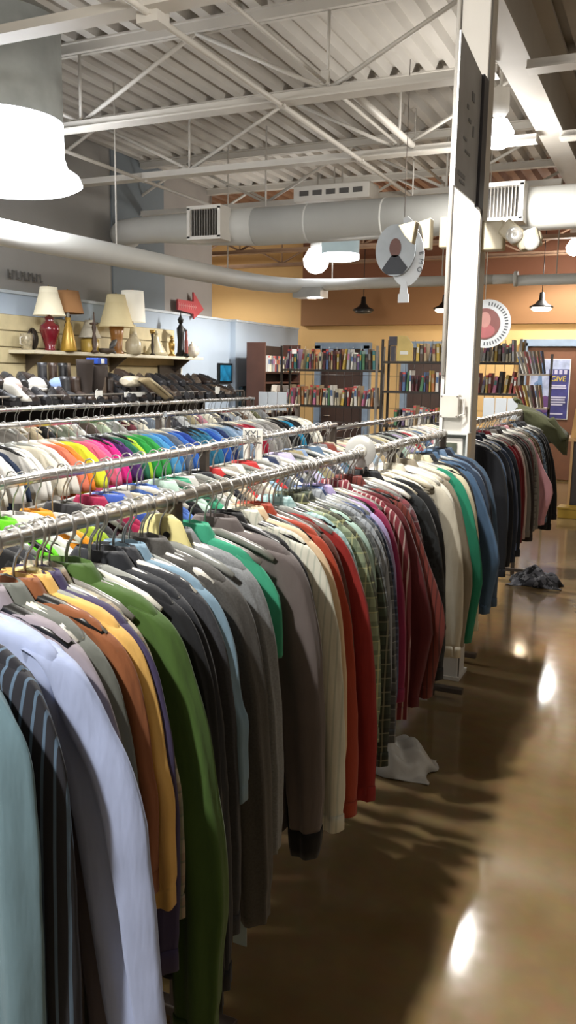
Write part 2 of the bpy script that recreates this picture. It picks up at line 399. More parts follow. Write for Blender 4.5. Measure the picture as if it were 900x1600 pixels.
b=MB(); disc(b,.205,-.03,44,0,-.06,.05,sx=.82); b.build('portrait_board',mat('portrait_backdrop','#aab1b6',.3),s)
b=MB()
b.prism([(-.06+.05*cos(a),-.034,.07+.075*sin(a)) for a in [2*pi*k/20 for k in range(20)]],(0,.003,0)); b.build('portrait_face',mat('print_brown_face','#6d4c45',.5),s)
b=MB(); b.prism([(-.17,-.034,-.1),(-.13,-.034,-.14),(.01,-.034,-.14),(.05,-.034,-.09),(0,-.034,-.03),(-.03,-.034,.01),(-.09,-.034,.01),(-.12,-.034,-.03)],(0,.003,0)); b.build('portrait_shirt',mat('print_dark_clothes','#33363c',.5),s)
b=MB(); b.prism([(.0,-.004,.2),(-.01,-.004,.30),(.03,-.004,.315),(.09,-.004,.26),(.12,-.004,.2)],(0,.01,0)); b.build('top_tab',SIGNW,s)
b=MB(); b.prism([(-.02,-.004,-.3),(.05,-.004,-.3),(.04,-.004,-.2),(-.01,-.004,-.2)],(0,.01,0)); b.box((.015,0,-.33),(.09,.012,.07)); b.build('bottom_tab',SIGNW,s)
for ch,a,rr in (('E',.12,.19),('M',-.22,.19),('O',-.55,.2)):
    text(s,'letter',ch,(.03+rr*cos(a)*.66,-.006,rr*sin(a)),.055,INK,(pi/2,pi/2-a,0))
MB().tube([(.0,0,.31),(.0,0,1.5)],.003,6).build('hanging_wire',STEELGREY,s)
s=root('hanging_sign',(-1.84,9.0,H+.54),'round white hanging sign with a pink portrait, partly behind the column','sign')
b=MB(); disc(b,.25,0,44); b.build('outer_ring_board',SIGNW,s)
b=MB(); disc(b,.16,-.01,40,0,-.02,0); b.build('portrait_board',mat('print_maroon_backdrop','#7a4a46',.4),s)
b=MB(); b.prism([(-.02+.06*cos(a),-.014,.04+.08*sin(a)) for a in [2*pi*k/20 for k in range(20)]],(0,.003,0)); b.build('portrait_face',mat('print_pink_face','#b07f78',.5),s)
b=MB(); b.prism([(-.02+.11*cos(a),-.013,-.075+.07*sin(a)) for a in [2*pi*k/20 for k in range(20)]],(0,.003,0)); b.build('portrait_shirt',mat('print_rose_shirt','#a05a5c',.5),s)
b=MB()
for k in range(22):
    a=1.5-k*.15; b.box((.205*cos(a),-.003,.205*sin(a)),(.012,.004,.035),0,Matrix.Rotation(-a+pi/2,3,'Y'))
b.build('ring_print',INK,s)
MB().tube([(-.03,0,.25),(-.04,0,1.9)],.004,6).build('hanging_cord',WPLAS,s)

# ------------------------------------------------------------------ ceiling lamps
GLOW=mat('lamp_glow','#f4f8ff',.4,0,0,emit=5.); GLOWS=mat('lamp_glow_soft','#f2f6ff',.4,0,0,emit=4.)
WGLOW=mat('warm_lamp_glow','#ffe9c8',.4,0,0,emit=6.)
def slight(loc,power,r=.12,colr=(1,.965,.91)):
    l=bpy.data.lights.new('lamp_light','SPOT'); l.energy=power; l.shadow_soft_size=r; l.color=colr; l.spot_size=math.radians(168); l.spot_blend=.35; l.specular_factor=.04
    o=bpy.data.objects.new('lamp_light',l); col.objects.link(o); o.location=loc; return o
def plight(loc,power,r=.12,colr=(1,.965,.91)):
    l=bpy.data.lights.new('lamp_light','POINT'); l.specular_factor=.04; l.energy=power; l.shadow_soft_size=r; l.color=colr
    o=bpy.data.objects.new('lamp_light',l); col.objects.link(o); o.location=loc; return o
t=root('drum_light',(-4.62,5.0,H),'very large glowing white drum light hanging at upper left','ceiling light')
MB().lathe([(.0,2.46),(.43,2.46),(.43,1.78)],(0,0,0),40).build('housing',mat('drum_housing','#aeb3b0',.5),t)
MB().lathe([(.43,1.78),(.43,1.55),(.46,1.46),(.54,1.41),(.56,1.36),(.5,1.33),(.3,1.31),(.0,1.305)],(0,0,0),40).build('glowing_lens',GLOW,t)
slight((-4.62,5.0,H+1.25),150,.3,(.95,.97,1)); plight((-4.62,5.0,H+1.15),30,.3,(.95,.97,1))
t=root('drum_light',(-3.9,10.0,H),'glowing grey drum light under the large duct left of the round sign','ceiling light')
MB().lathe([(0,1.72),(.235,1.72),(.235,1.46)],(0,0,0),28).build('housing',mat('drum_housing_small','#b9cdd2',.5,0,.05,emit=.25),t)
MB().lathe([(.235,1.46),(.235,1.40),(.15,1.38),(0,1.37)],(0,0,0),28).build('glowing_lens',GLOW,t)
MB().tube([(0,0,1.7),(0,0,2.5)],.01,8).build('stem',JOISTP,t)
def highbay(x,y,z,lb,power,glow=GLOW,r=.1):
    t=root('high_bay_light',(x,y,H+z),lb,'ceiling light')
    MB().tube([(0,0,.3),(0,0,ZD-z)],.012,8).build('stem',JOISTP,t)
    MB().lathe([(0,.33),(.07,.33),(.075,.17),(.04,.12)],(0,0,0),20).build('ballast_housing',WHITEPAINT,t)
    MB().lathe([(.0,r),(r*.55,r*.86),(r,r*.1),(r*.9,-r*.45),(r*.5,-r*.86),(0,-r)],(0,0,0),24).build('glowing_globe',glow,t)
    if power: slight((x,y,H+z-r-.06),power*.95,.07); plight((x,y,H+z-r-.3),power*.25,.12)
    return t
highbay(-4.35,10.3,1.44,'bright white globe light under the duct, left of the grey drum light',120,GLOW,.17)
highbay(-1.42,7.0,1.88,'bright white globe light beside the upper column below the girder',150,GLOW,.12)
highbay(-1.5,13.3,1.88,'bright globe light at the right edge near the back wall',115,mat('pinkish_lamp_glow','#fff0f4',.4,0,0,emit=9.),.12)
for x,y,p in ((-1.35,2.9,170),(-1.3,-.6,240),(-4.8,.5,130),(2.4,4.,24),(-7.8,12.8,60)):
    highbay(x,y,1.88,{-1.35:'bright globe light high over the front rack, before the column',-1.3:'bright globe light behind the camera over the rack line',-4.8:'bright globe light near the left wall behind the camera',2.4:'dim globe light above the right side of the aisle',-7.8:'globe light in the alcove behind the blue partition'}[x],p)
for i,(x,lb,on) in enumerate(((-4.72,'unlit black barn pendant lamp in front of the brown band',0),(-3.37,'lit black barn pendant lamp just left of the column',1),(-1.9,'lit black barn pendant lamp above the poster door',1))):
    t=root('pendant_lamp',(x,13.2,H+1.03),lb,'pendant lamp','barn pendant lamps by the back wall')
    MB().tube([(0,0,.2),(0,0,ZD-1.03)],.006,6).build('cord',BLACKM,t)
    MB().lathe([(.0,.22),(.035,.21),(.045,.1),(.07,.08),(.09,.05),(.17,.01),(.175,-.01),(.16,-.005),(.06,.04),(0,.06)],(0,0,0),24).build('shade',BLACKM,t)
    MB().lathe([(0,.03),(.13,.0),(.15,-.03),(.12,-.055),(0,-.06)],(0,0,0),20).build('bulb_lens',mat('pendant_lens','#ffe9c8',.4,0,0,emit=6.) if on else mat('unlit_lens','#3c3a36',.3),t)
    if on: plight((x,13.2,H+.9),14,.08,(1,.78,.52))

# ------------------------------------------------------------------ left wall fittings
SLAT=mat('cream_slatwall','#cbbd95',.6)
p=root('slatwall_panel',(-6.07,6.6,H),'cream slatwall panel on the left wall behind the lamp shelf','wall panel')
MB().box((0,0,-.595),(.03,5.9,2.25)).build('backing_board',mat('cream_slat_groove','#8f8467',.7),p)
b=MB()
for k in range(14): b.box((.02,0,-1.63+k*.16),(.022,5.9,.148))
b.build('slats',SLAT,p)
sh=root('lamp_shelf',(-5.88,8.12,H+.165),'long cream wall shelf holding lamps and figurines','shelf')
MB().box((0,0,0),(.34,3.25,.035)).build('shelf_board',mat('cream_shelf','#d8d0b8',.5),sh,bevel=.004)
b=MB()
for y in (-1.4,0,1.4): b.prism([(-.15,y,-.02),(-.15,y,-.2),(.1,y,-.02)],(0,.012,0))
b.build('brackets',STEELGREY,sh)
tv=root('wall_board',(-6.03,9.4,H-.11),'dark square board on the wall below the right shelf end','board')
MB().box((0,0,0),(.04,.5,.36)).build('panel',mat('dark_brown_board','#2c2724',.4),tv); MB().box((.0,.27,0),(.05,.03,.4)).build('edge_strip',PAPER,tv)
pf=root('wall_picture',(-6.075,11.0,H-.02),'small blue picture in a black frame on the pale blue wall','picture')
MB().box((0,0,0),(.03,.42,.29)).build('frame',BLACKM,pf,bevel=.004); MB().box((.017,0,0),(.006,.35,.23)).build('blue_print',mat('blue_seascape_print','#1f6f96',.4,0,.5,9),pf)
n=root('wall_notice',(-5.99,11.62,H-.05),'small white paper notice on the blue partition','notice'); MB().box((0,0,0),(.006,.16,.2)).build('paper',PAPER,n); 
n=root('wall_bin_holder',(-5.97,11.35,H-.38),'narrow dark teal holder on the blue partition below the notice','holder'); MB().box((0,0,0),(.06,.12,.32)).build('body',mat('dark_teal_plastic','#2f4a55',.4),n,bevel=.006); MB().box((.02,0,.16),(.03,.1,.02)).build('rim',BLACKM,n)
ar=root('arrow_sign',(-6.06,10.0,H+.86),'red arrow sign pointing right on the upper left wall','sign')
P=[(-.36,.075),(.04,.075),(.04,.2),(.31,-.01),(.05,-.155),(.04,-.09),(-.36,-.06)]
MB().prism([(0,y,z) for y,z in P],(.025,0,0)).build('arrow_board',mat('red_sign_board','#b04046',.5),ar)
b=MB()
for k,(wd,hh) in enumerate(((.03,.07),(.026,.06),(.03,.065),(.022,.06),(.03,.07),(.026,.06),(.03,.07),(.025,.06),(.03,.06))): b.box((.0275,-.32+k*.052,.004),(.003,wd,.014)).box((.0275,-.32+k*.052-wd/2,.0),(.003,.009,hh))
b.build('faded_lettering',mat('faded_pink_letters','#c98a88',.6),ar)
ls=root('wall_lettering',(-6.11,6.85,H+.93),'dark blurred lettering across the grey upper left wall','sign')
b=MB()
for k in range(9):
    y=-.24+k*.058; z=.0; b.box((0,y,z),(.012,.012,.085)).box((0,y+.018,z+(.03 if k%2 else -.03)),(.012,.034,.014))
    if k%3==0: b.box((0,y+.018,z),(.012,.034,.012))
b.build('letters',mat('dark_grey_letters','#5b5955',.6),ls)
wr=root('wall_wreath',(-5.98,6.78,H+.30),'small dark twisted metal ornament hanging at the left edge','ornament')
MB().tube([(0,.085*cos(a)*.8,.1*sin(a)) for a in [k*2*pi/18 for k in range(19)]],.012,6).build('ring',mat('dark_bronze','#3c342c',.5,.4),wr)
MB().tube([(0,0,.1),(.02,.0,.0),(0,.01,-.16)],[.02,.03,.008],8).tube([(0,-.07,.0),(0,-.085,-.12)],[.01,.028],8).build('tassels',mat('dark_bronze','#3c342c',.5,.4),wr)

# lamps and ornaments on the wall shelf (shelf top z)
ZS=.183; XS=-5.86
def lamp(y,lb,base_prof,bm,shade,sm,x=XS,fl=0.,k=1.):
    t=root('table_lamp',(x,y,H+ZS),lb,'lamp')
    zt=max(z for r,z in base_prof)*k
    MB().lathe([(r*k,z*k) for r,z in base_prof],(0,0,0),24).build('lamp_base',bm,t)
    r0,r1,z0,z1,cv=shade; pr=[]
    for i in range(9):
        v=i/8; pr.append((r0+(r1-r0)*(v**cv),z0+(z1-z0)*v))
    pr=pr+[(r1-.006,z1-.002),(r0-.008,z0+.004)]
    MB().lathe(pr,(0,0,0),48,0,flute=fl,fn=24).build('lamp_shade',sm,t)
    MB().tube([(0,0,zt-.01),(0,0,z1+.02)],.006,8).build('lamp_stem',mat('brass','#9a7b3d',.35,.9),t)
    return t
CRSH=mat('cream_lampshade','#e6ddc2',.8,0,.04,emit=.12); TANSH=mat('tan_lampshade','#a87b50',.85,0,.08); PLSH=mat('pleated_cream_lampshade','#e6d6a8',.85,0,.05,emit=.08)
lamp(6.83,'dark red urn lamp with a flared white shade on wall shelf',[(0,0),(.055,0),(.06,.02),(.05,.03),(.075,.12),(.1,.2),(.095,.25),(.05,.28),(.04,.3),(.05,.33),(.02,.35),(0,.36)],mat('oxblood_glaze','#6e1a24',.15,0,.1,coat=.6),(.165,.085,.35,.63,.55),CRSH,x=-5.8)
lamp(7.22,'dark turned wood lamp with a tan drum shade on wall shelf',[(0,0),(.06,0),(.065,.02),(.035,.05),(.05,.12),(.03,.2),(.045,.27),(.025,.33),(.03,.38),(0,.39)],mat('dark_turned_wood','#4a3526',.45),(.165,.115,.4,.63,1.),TANSH,x=-5.88)
lamp(7.55,'small lamp with a bell shaped cream shade and yellow base',[(0,0),(.09,0),(.1,.03),(.1,.14),(.06,.16),(0,.17)],mat('mustard_glass','#b99a4a',.3),(.13,.05,.16,.35,.6),mat('grey_cream_lampshade','#c8c0ac',.8),x=-5.86)
lamp(8.0,'amber wooden lamp with a tall pleated cream shade',[(0,0),(.085,0),(.08,.02),(.06,.05),(.07,.2),(.085,.3),(.04,.33),(0,.34)],mat('amber_wood','#9c6a34',.35),(.2,.1,.3,.66,.7),PLSH,x=-5.83,fl=.02)
lamp(8.42,'lamp with a tall white drum shade behind the pleated shade lamp',[(0,0),(.08,0),(.08,.03),(.035,.07),(.05,.2),(.03,.35),(0,.36)],mat('cream_ceramic','#c9bd9c',.3),(.15,.13,.38,.74,1.),mat('bright_white_lampshade','#f0ebdc',.8,0,.02,emit=.2),x=-5.9)
def orn(y,lb,cat,name,parts,x=XS,rz=0):
    t=root(name,(x,y,H+ZS),lb,cat,rz=rz)
    for nm,mbx,m in parts: mbx.build(nm,m,t)
    return t
BRASS=mat('polished_brass','#a68648',.3,.8); CERW=mat('white_ceramic','#d8d2c4',.25)
orn(7.02,'tall tapering gold vase between the red lamp and tan shade','vase','vase',[('body',MB().lathe([(0,0),(.08,0),(.085,.02),(.06,.16),(.03,.28),(.02,.3),(.03,.34),(.02,.34),(.012,.3)],(0,0,0),18),mat('gold_glaze','#b8923c',.3,.3)),('stopper',MB().lathe([(0,.4),(.02,.38),(.012,.33)],(0,0,0),12),mat('grey_pewter','#77736a',.4,.5))],x=-5.72)
orn(7.42,'dark slender cross shaped candlestick in front of the small lamp','candlestick','candlestick',[('stem',MB().lathe([(0,0),(.05,0),(.02,.03),(.03,.12),(.015,.2),(.025,.26),(.01,.34),(.006,.42),(0,.43)],(0,0,0),14),mat('dark_turned_wood','#4a3526',.45)),('crossbar',MB().tube([(0,-.06,.3),(0,.06,.31)],.012,8),mat('dark_turned_wood','#4a3526',.45))],x=-5.7)
orn(7.66,'low dark dish on the shelf before the small bell lamp','dish','dish',[('bowl',MB().lathe([(0,.0),(.06,.0),(.1,.04),(.095,.045),(.05,.015),(0,.012)],(0,0,0),18),mat('dark_stone','#55493e',.5)),('rim',MB().lathe([(.094,.04),(.102,.042),(.1,.05),(.094,.046)],(0,0,0),18),STEELGREY)],x=-5.73)
orn(7.8,'dark grey bird figurine beside the pleated shade lamp','figurine','bird_figurine',[('body',MB().rows([[(.03*k_*cos(a),-.06+.14*v,.06+.09*v+.04*k_*sin(a)) for a in [2*pi*q/10 for q in range(10)]] for v,k_ in ((0,.2),(.2,.8),(.45,1.1),(.7,.8),(.9,.5),(1,.1))]),mat('slate_figurine','#4b4a48',.5)),('base',MB().lathe([(0,0),(.04,0),(.035,.02),(.01,.04),(.01,.06),(0,.06)],(0,0,0),12),mat('slate_figurine','#4b4a48',.5))],x=-5.74)
orn(8.2,'pale frosted glass jar beside the amber lamp base','jar','glass_jar',[('body',MB().lathe([(0,0),(.075,0),(.095,.06),(.09,.14),(.05,.19),(.04,.21),(0,.22)],(0,0,0),20),mat('frosted_glass','#c4b99c',.25)),('lid',MB().lathe([(.042,.21),(.045,.225),(.012,.24),(.014,.26),(0,.265)],(0,0,0),14),mat('frosted_glass','#c4b99c',.25))],x=-5.74)
orn(8.62,'dark and gold candle holder standing right of the white shade','candle holder','candle_holder',[('stem',MB().lathe([(0,0),(.04,0),(.012,.03),(.02,.1),(.012,.2),(.02,.25),(0,.26)],(0,0,0),12),mat('dark_bronze','#3c342c',.5,.4)),('candle_cup',MB().lathe([(.0,.25),(.03,.26),(.035,.3),(.025,.3),(0,.27)],(0,0,0),12),BRASS)],x=-5.76)
orn(8.82,'cream draped angel figurine left of the brass figure','figurine','angel_figurine',[('robe',MB().lathe([(0,0),(.13,0),(.1,.06),(.05,.16),(.035,.22),(.03,.24),(0,.25)],(0,0,0),18,sy=1.4),mat('cream_ceramic','#c9bd9c',.4)),('head',MB().lathe([(0,.24),(.025,.255),(.028,.28),(.018,.3),(0,.305)],(0,0,0),14),mat('cream_ceramic','#c9bd9c',.4))],x=-5.84)
orn(9.08,'shiny brass figurine near the middle of the shelf','figurine','brass_figurine',[('body',MB().lathe([(0,0),(.05,0),(.045,.02),(.02,.04),(.035,.1),(.04,.16),(.02,.2),(0,.21)],(0,0,0),14),BRASS),('head',MB().lathe([(0,.2),(.02,.215),(.022,.235),(.012,.25),(0,.255)],(0,0,0),12),BRASS)],x=-5.78)
orn(9.33,'red and dark pillar candle figure beside the tall black statue','candle','pillar_candle',[('base',MB().lathe([(0,0),(.045,0),(.035,.03),(.02,.04)],(0,0,0),12),BLACKM),('wax',MB().lathe([(.024,.04),(.024,.2),(.02,.21),(.012,.3),(.0,.33)],(0,0,0),12),mat('red_wax','#8a3a30',.4))],x=-5.72)
st=[('body',MB().rows([[(.05*k_*cos(a)*1.0,.055*k_*sin(a),z) for a in [2*pi*q/14 for q in range(14)]] for z,k_ in ((0,1.2),(.03,1.25),(.06,.9),(.2,.75),(.3,.95),(.36,1.0),(.4,.5),(.42,.35))]),BLACKM),('head',MB().lathe([(0,.41),(.03,.43),(.035,.46),(.04,.47),(.01,.52),(.005,.56),(0,.57)],(0,0,0),14),BLACKM),('arm',MB().tube([(0,.05,.36),(0,.13,.34),(0,.15,.28),(0,.15,.14)],[.022,.018,.014,.006],8),BLACKM)]
orn(9.42,'tall black robed statue with a crown on the shelf','statue','statue',st,x=-5.86)
orn(9.62,'round white ceramic teapot near the right end of shelf','teapot','teapot',[('body',MB().lathe([(0,0),(.05,0),(.085,.05),(.09,.09),(.06,.14),(.02,.16),(0,.165)],(0,0,0),18),CERW),('spout',MB().tube([(0,.07,.06),(0,.12,.1),(0,.14,.14)],[.02,.014,.01],8),CERW),('handle',MB().tube([(0,-.07,.11),(0,-.12,.1),(0,-.12,.05),(0,-.08,.04)],.008,8),CERW)],x=-5.8)
def lid(y,lb,x): orn(y,lb,'jar','ceramic_jar',[('body',MB().lathe([(0,0),(.05,0),(.075,.06),(.07,.12),(.04,.14),(0,.14)],(0,0,0),18),CERW),('lid',MB().lathe([(.04,.14),(.035,.16),(.01,.17),(.012,.19),(0,.2)],(0,0,0),12),CERW)],x=x)
lid(9.5,'white ceramic jar in front of the round white teapot',-5.74)
orn(6.6,'small patterned cup at the left end of the shelf','cup','cup',[('body',MB().lathe([(0,0),(.05,0),(.06,.1),(.06,.16),(.05,.16),(.045,.02)],(0,0,0),18),mat('patterned_ceramic','#a59a80',.3,0,.5,30)),('handle',MB().tube([(0,-.05,.13),(0,-.09,.12),(0,-.09,.06),(0,-.055,.05)],.007,8),CERW)],x=-5.9)

# ------------------------------------------------------------------ garments
def cr(P,t):
    n=len(P)-1; f=t*n; i=min(int(f),n-1); u=f-i
    p0=P[max(i-1,0)];p1=P[i];p2=P[i+1];p3=P[min(i+2,n)]
    return tuple(.5*((2*b)+(-a+c)*u+(2*a-5*b+4*c-d)*u*u+(-a+3*b-3*c+d)*u**3) for a,b,c,d in zip(p0,p1,p2,p3))
GN=[]
def garment(kind,label,cat,x,y,m,w=.205,L=.8,SL=.9,t=.02,out=.06,rz=0.,seed=0,res=1,group=None,zb=-.3,m2=None,parts=True,cuff=None,bulge=0.,fold=1.,ysw=0.,collar=None):
    q=random.Random(seed*7+3); names={'shirt':'long_sleeve_shirt','jacket':'jacket','sweater':'sweater','tee':'t_shirt','suit':'suit_jacket','kid':'child_top'}
    n={1:28,2:44,0:16}[res]; nr={1:20,2:46,0:9}[res]
    thick=1.35 if kind in('jacket','suit') else 1.
    k=w/.205; sl=.85 if kind in ('suit',) else 1.
    wide=(kind in('tee','sweater','kid')) or (kind=='shirt' and seed%2==0 and res<2)
    top=[(-.094,.05,.6),(-.099,.075,.8),(-.108,.12,1.),(-.119,.16,1.),(-.132,.184,.95),(-.149,.2,.9),(-.177,.206,.95)]
    ph=[q.uniform(0,6.28) for _ in range(6)]; sway=q.uniform(-.02,.015); A=.011*fold*q.uniform(.8,1.3)
    if wide: top=[(-.105,.088,.5),(-.107,.1,.9),(-.111,.125,1.),(-.12,.16,1.),(-.132,.184,.95),(-.149,.2,.9),(-.177,.206,.95)]
    rows=[]
    def row(z,ww,ty,v):
        r=[]
        for i in range(n):
            a=2*pi*i/n; c_=cos(a); s_=sin(a)
            xx=ww*c_; yy=t*thick*ty*(1 if s_>0 else -1)*abs(s_)**.55
            e=A*v**.7
            u=xx/w
            yy+=e*(.7*sin(5.2*u+ph[0]+z*1.5)+.55*sin(12*u+ph[1]-z*2)+.3*sin(21*u+ph[2]+z*2)+.15*sin(z*14+u*3+ph[2])*min(1,v*3))
            hz=0
            if kind in('shirt','tee') and v>.9: hz=-.02*cos(u*pi)*(v-.9)*10
            xx+=sway*v*v+ .004*sin(z*8+ph[3]+s_)*v**.5
            r.append((xx,yy,z+hz))
        return r
    for z,ww,ty in top: rows.append(row(z,ww*k,ty,0.02))
    for i in range(1,nr+1):
        v=i/nr; z=-.175-(L-.175)*v; ww=w*(.97+.01*v+.012*sin(v*3+ph[4])-(.03*sin(v*pi) if kind=='suit' else 0))
        rows.append(row(z,ww,1.+.25*v,v))
    if not parts:
        g=MB()
    mb=MB().rows(rows)
    sleeves=[]
    for sd in (-1,1):
        if kind=='tee': P=[(w-.05*k,-.134),(w-.036,-.15),(w-.018,-.18),(w+.012,-.23),(w+.03,-.28),(w+.035,-.345)]; aw=[.003,.03,.05,.062,.066,.07]; ns=max(9,nr//2)
        else:
            o2=out*q.uniform(.8,1.2)
            P=[(w-.05*k,-.134),(w-.038,-.148),(w-.024,-.18),(w-.004,-.25),(w+o2*.35+bulge*.3,-.38),(w+o2*.7+bulge,-.2-(SL-.2)*.55),(w+o2*.9+bulge*.4,-.2-(SL-.2)*.78),(w+o2,-SL)]
            aw=[.003,.03,.05,.062,.064,.058,.05,.044]; ns=nr
        yo=q.uniform(-.02,.02); srows=[]; pz=q.uniform(0,6.28); pf=q.uniform(30,48)
        for i in range(ns+1):
            v=(i/ns)**1.35; (px,pz_)=cr([p for p in P],v); (a_,)=cr([(a,) for a in aw],v)
            nn=n*2//3; r=[]
            for j in range(nn):
                a=2*pi*j/nn; c_=cos(a); s_=sin(a)
                wr=1+(.09*sin(3*a+pz+pz_*2.2)+.065*sin(5*a-pz+pz_*3.1)+.018*sin(pz_*pf+pz+2*c_))*min(1,v*3)*fold
                xx=(px+a_*1.05*c_*wr)
                yy=t*thick*(1.0+.15*v)*s_*(.9+.1*wr)+yo*v+ysw*v + .007*fold*sin(6*c_+pz+pz_*3)*v**.5
                if kind!='tee' and v>.93: yy*= .92; xx=px+(xx-px)*.93
                r.append((sd*xx,yy,pz_))
            srows.append(r)
        sleeves.append(srows)
    rt=None
    if parts:
        rt=root(names[kind],(x,y,H+zb),label,cat,group,rz)
        mb.build('body',m,rt)
        for sd,srows in zip((-1,1),sleeves):
            so=MB().rows(srows).build('sleeve',m,rt)
            if cuff and sd==1:
                last=srows[-1]; cxm=sum(p[0] for p in last)/len(last); cym=sum(p[1] for p in last)/len(last)
                rr=[[(cxm+(p[0]-cxm)*kk,cym+(p[1]-cym)*kk,p[2]-dz) for p in last] for kk,dz in ((1.04,-.0),(1.06,.02),(1.0,.05),(.9,.075))]
                MB().rows(rr).build('cuff',cuff,so)
            elif kind in('shirt','jacket') and res>=1:
                last=srows[-1]; cxm=sum(p[0] for p in last)/len(last); cym=sum(p[1] for p in last)/len(last)
                rr=[[(cxm+(p[0]-cxm)*kk,cym+(p[1]-cym)*kk,p[2]-dz) for p in last] for kk,dz in ((1.05,-.045),(1.07,-.03),(1.08,-.0),(1.0,.003))]
                MB().rows(rr).build('cuff',m,so)
        nn=20
        if kind in('shirt','jacket','suit') and (res>=1) and not wide:
            big=1.15 if kind!='shirt' else 1.
            pr=[(.064*big,.026,-.104),(.058*big,.024,-.085),(.052*big,.02,-.066),(.058*big,.026,-.064),(.076*big,.032,-.09),(.082*big,.033,-.104)]
            rr=[[(a_*cos(2*pi*j/nn),b_*thick*.85*sin(2*pi*j/nn),z+(-.012*abs(cos(2*pi*j/nn+.0)) if i>2 else 0)) for j in range(nn)] for i,(a_,b_,z) in enumerate(pr)]
            MB().rows(rr,0,False,False).build('collar',m2 or m,rt)
        elif res>=1 and not wide:
            pr=[(.064,.024,-.102),(.06,.023,-.092),(.058,.022,-.084),(.052,.018,-.084)]
            rr=[[(a_*cos(2*pi*j/nn),b_*sin(2*pi*j/nn),z) for j in range(nn)] for a_,b_,z in pr]
            MB().rows(rr,0,False,False).build('neck_band',m2 or m,rt)
        if kind=='suit':
            MB().prism([(-.05,-t*1.4,-.1),(0,-t*1.55,-.36),(.045,-t*1.4,-.11),(.1,-t*1.5,-.16),(.06,-t*1.55,-.26),(.01,-t*1.6,-.4),(-.06,-t*1.55,-.26),(-.1,-t*1.5,-.16)],(0,.004,0)).build('lapels',m2 or m,rt)
        if kind=='shirt' and res==2:
            b=MB()
            vs=[];
            for i in range(nr): 
                z=-.1-(L-.14)*i/(nr-1); vs+=[(-.016,-t*1.5-.006-A*.4,z),(.016,-t*1.5-.006-A*.4,z)]
            b.add(vs,[(2*i,2*i+1,2*i+3,2*i+2) for i in range(nr-1)],0,True); b.build('placket',m,rt)
    else:
        for srows in sleeves: mb.rows(srows)
        rt=mb.build(names[kind],m,None,(x,y,H+zb),rz); tag(rt,label,cat,group)
    return rt
# hangers ---------------------------------------------------------
HK={}
def hanger_mesh(style,res):
    key=(style,res)
    if key in HK: return HK[key]
    n=6
    hk=MB().tube([(0,0,-.108),(0,0,-.055),(.006,0,-.034),(.02,0,-.016),(.0225,0,.002),(.014,0,.018),(0,0,.0225),(-.014,0,.018),(-.0225,0,.003),(-.021,0,-.01)],.0021,n)
    b=MB()
    if style=='clip':
        b.tube([(-.14,0,-.09),(.14,0,-.09)],.004,6)
        for x in(-.12,.12): b.box((x,0,-.105),(.028,.018,.05))
    else:
        for sd in(-1,1):
            pts=[(0,0,-.098),(sd*.045,0,-.099),(sd*.1,0,-.112),(sd*.16,0,-.132),(sd*.195,0,-.152)]
            b.tube(pts,[.009,.0095,.009,.0085,.006],8,sx=.6 if style!='wide' else 1.8,sy=1.15)
        if style=='bar': b.tube([(-.19,0,-.156),(.19,0,-.156)],.0035,6)
    HK[key]=(hk.build('hook',HOOK),b.build('shoulder_form',WPLAS)); 
    for o in HK[key]: col.objects.unlink(o)
    return HK[key]
def hanger(x,y,label,style,m,zb=-.3,rz=0.,group=None,drop=0.,full=True):
    hk,b=hanger_mesh(style,1)
    r=root('clothes_hanger',(x,y,H+zb),label,'hanger',group,rz)
    for src in (hk,b):
        o=src.copy(); col.objects.link(o); o.parent=r
        if src is b:
            o.data=b.data if m is WPLAS else HM(b.data,m,style)
    return r
HMC={}
def HM(data,m,style):
    k=(style,m.name)
    if k not in HMC:
        d=data.copy(); d.materials.clear(); d.materials.append(m); HMC[k]=d
    return HMC[k]

def rack(y0,y1,x0,x1,zb,label,posts=True,skip=False,r=.016,feet=True,group='chrome clothing rails'):
    yc=(y0+y1)/2; xc=(x0+x1)/2
    t=root('clothing_rack',(xc,yc,0),label,'clothing rack',group)
    h=H+zb
    MB().tube([(x0-xc,y0-yc,h),(x1-xc,y1-yc,h)],r,20).build('rail',CHROME,t)
    for xx,yy in ((x0-xc,y0-yc+.03),(x1-xc,y1-yc-.03)):
        if skip and yy<0: continue
        if posts: MB().box((xx,yy,h/2),(.03,.03,h-.02)).build('post',STEELGREY,t)
        if feet: MB().box((xx,yy,.055),(.34,.04,.03)).build('foot',STEELGREY,t,bevel=.004)
    return t
rack(.1,1.70,-1.06,-1.06,-.3,'nearest chrome clothing rail, crowded with jackets and shirts at lower left')
rack(1.70,3.40,-1.06,-1.06,-.3,'second chrome clothing rail, holding plaid shirts before the column',skip=True)
rack(3.40,4.27,-1.06,-1.06,-.3,'short chrome clothing rail with white and green shirts beside the column',skip=True)
rack(4.82,7.3,-1.12,-1.15,-.29,'chrome clothing rail beyond the column holding the red and pink shirts')
rack(1.1,2.9,-1.552,-1.678,-.3,'near chrome clothing rail of the second row, behind the front rail')
rack(2.88,4.6,-1.677,-1.797,-.3,'far chrome clothing rail of the second row, ending before the column',skip=True)
rack(5.0,8.0,-2.0,-2.05,-.36,'chrome clothing rail of small pastel tops left of the column')
rack(2.7,4.7,-3.08,-3.08,-.29,'chrome clothing rail of the brightly coloured row, nearer half')
rack(4.75,6.95,-3.08,-3.08,-.29,'chrome clothing rail of the brightly coloured row, farther half')
rack(4.2,8.1,-4.12,-4.12,-.28,'chrome clothing rail in front of the shoe rack')

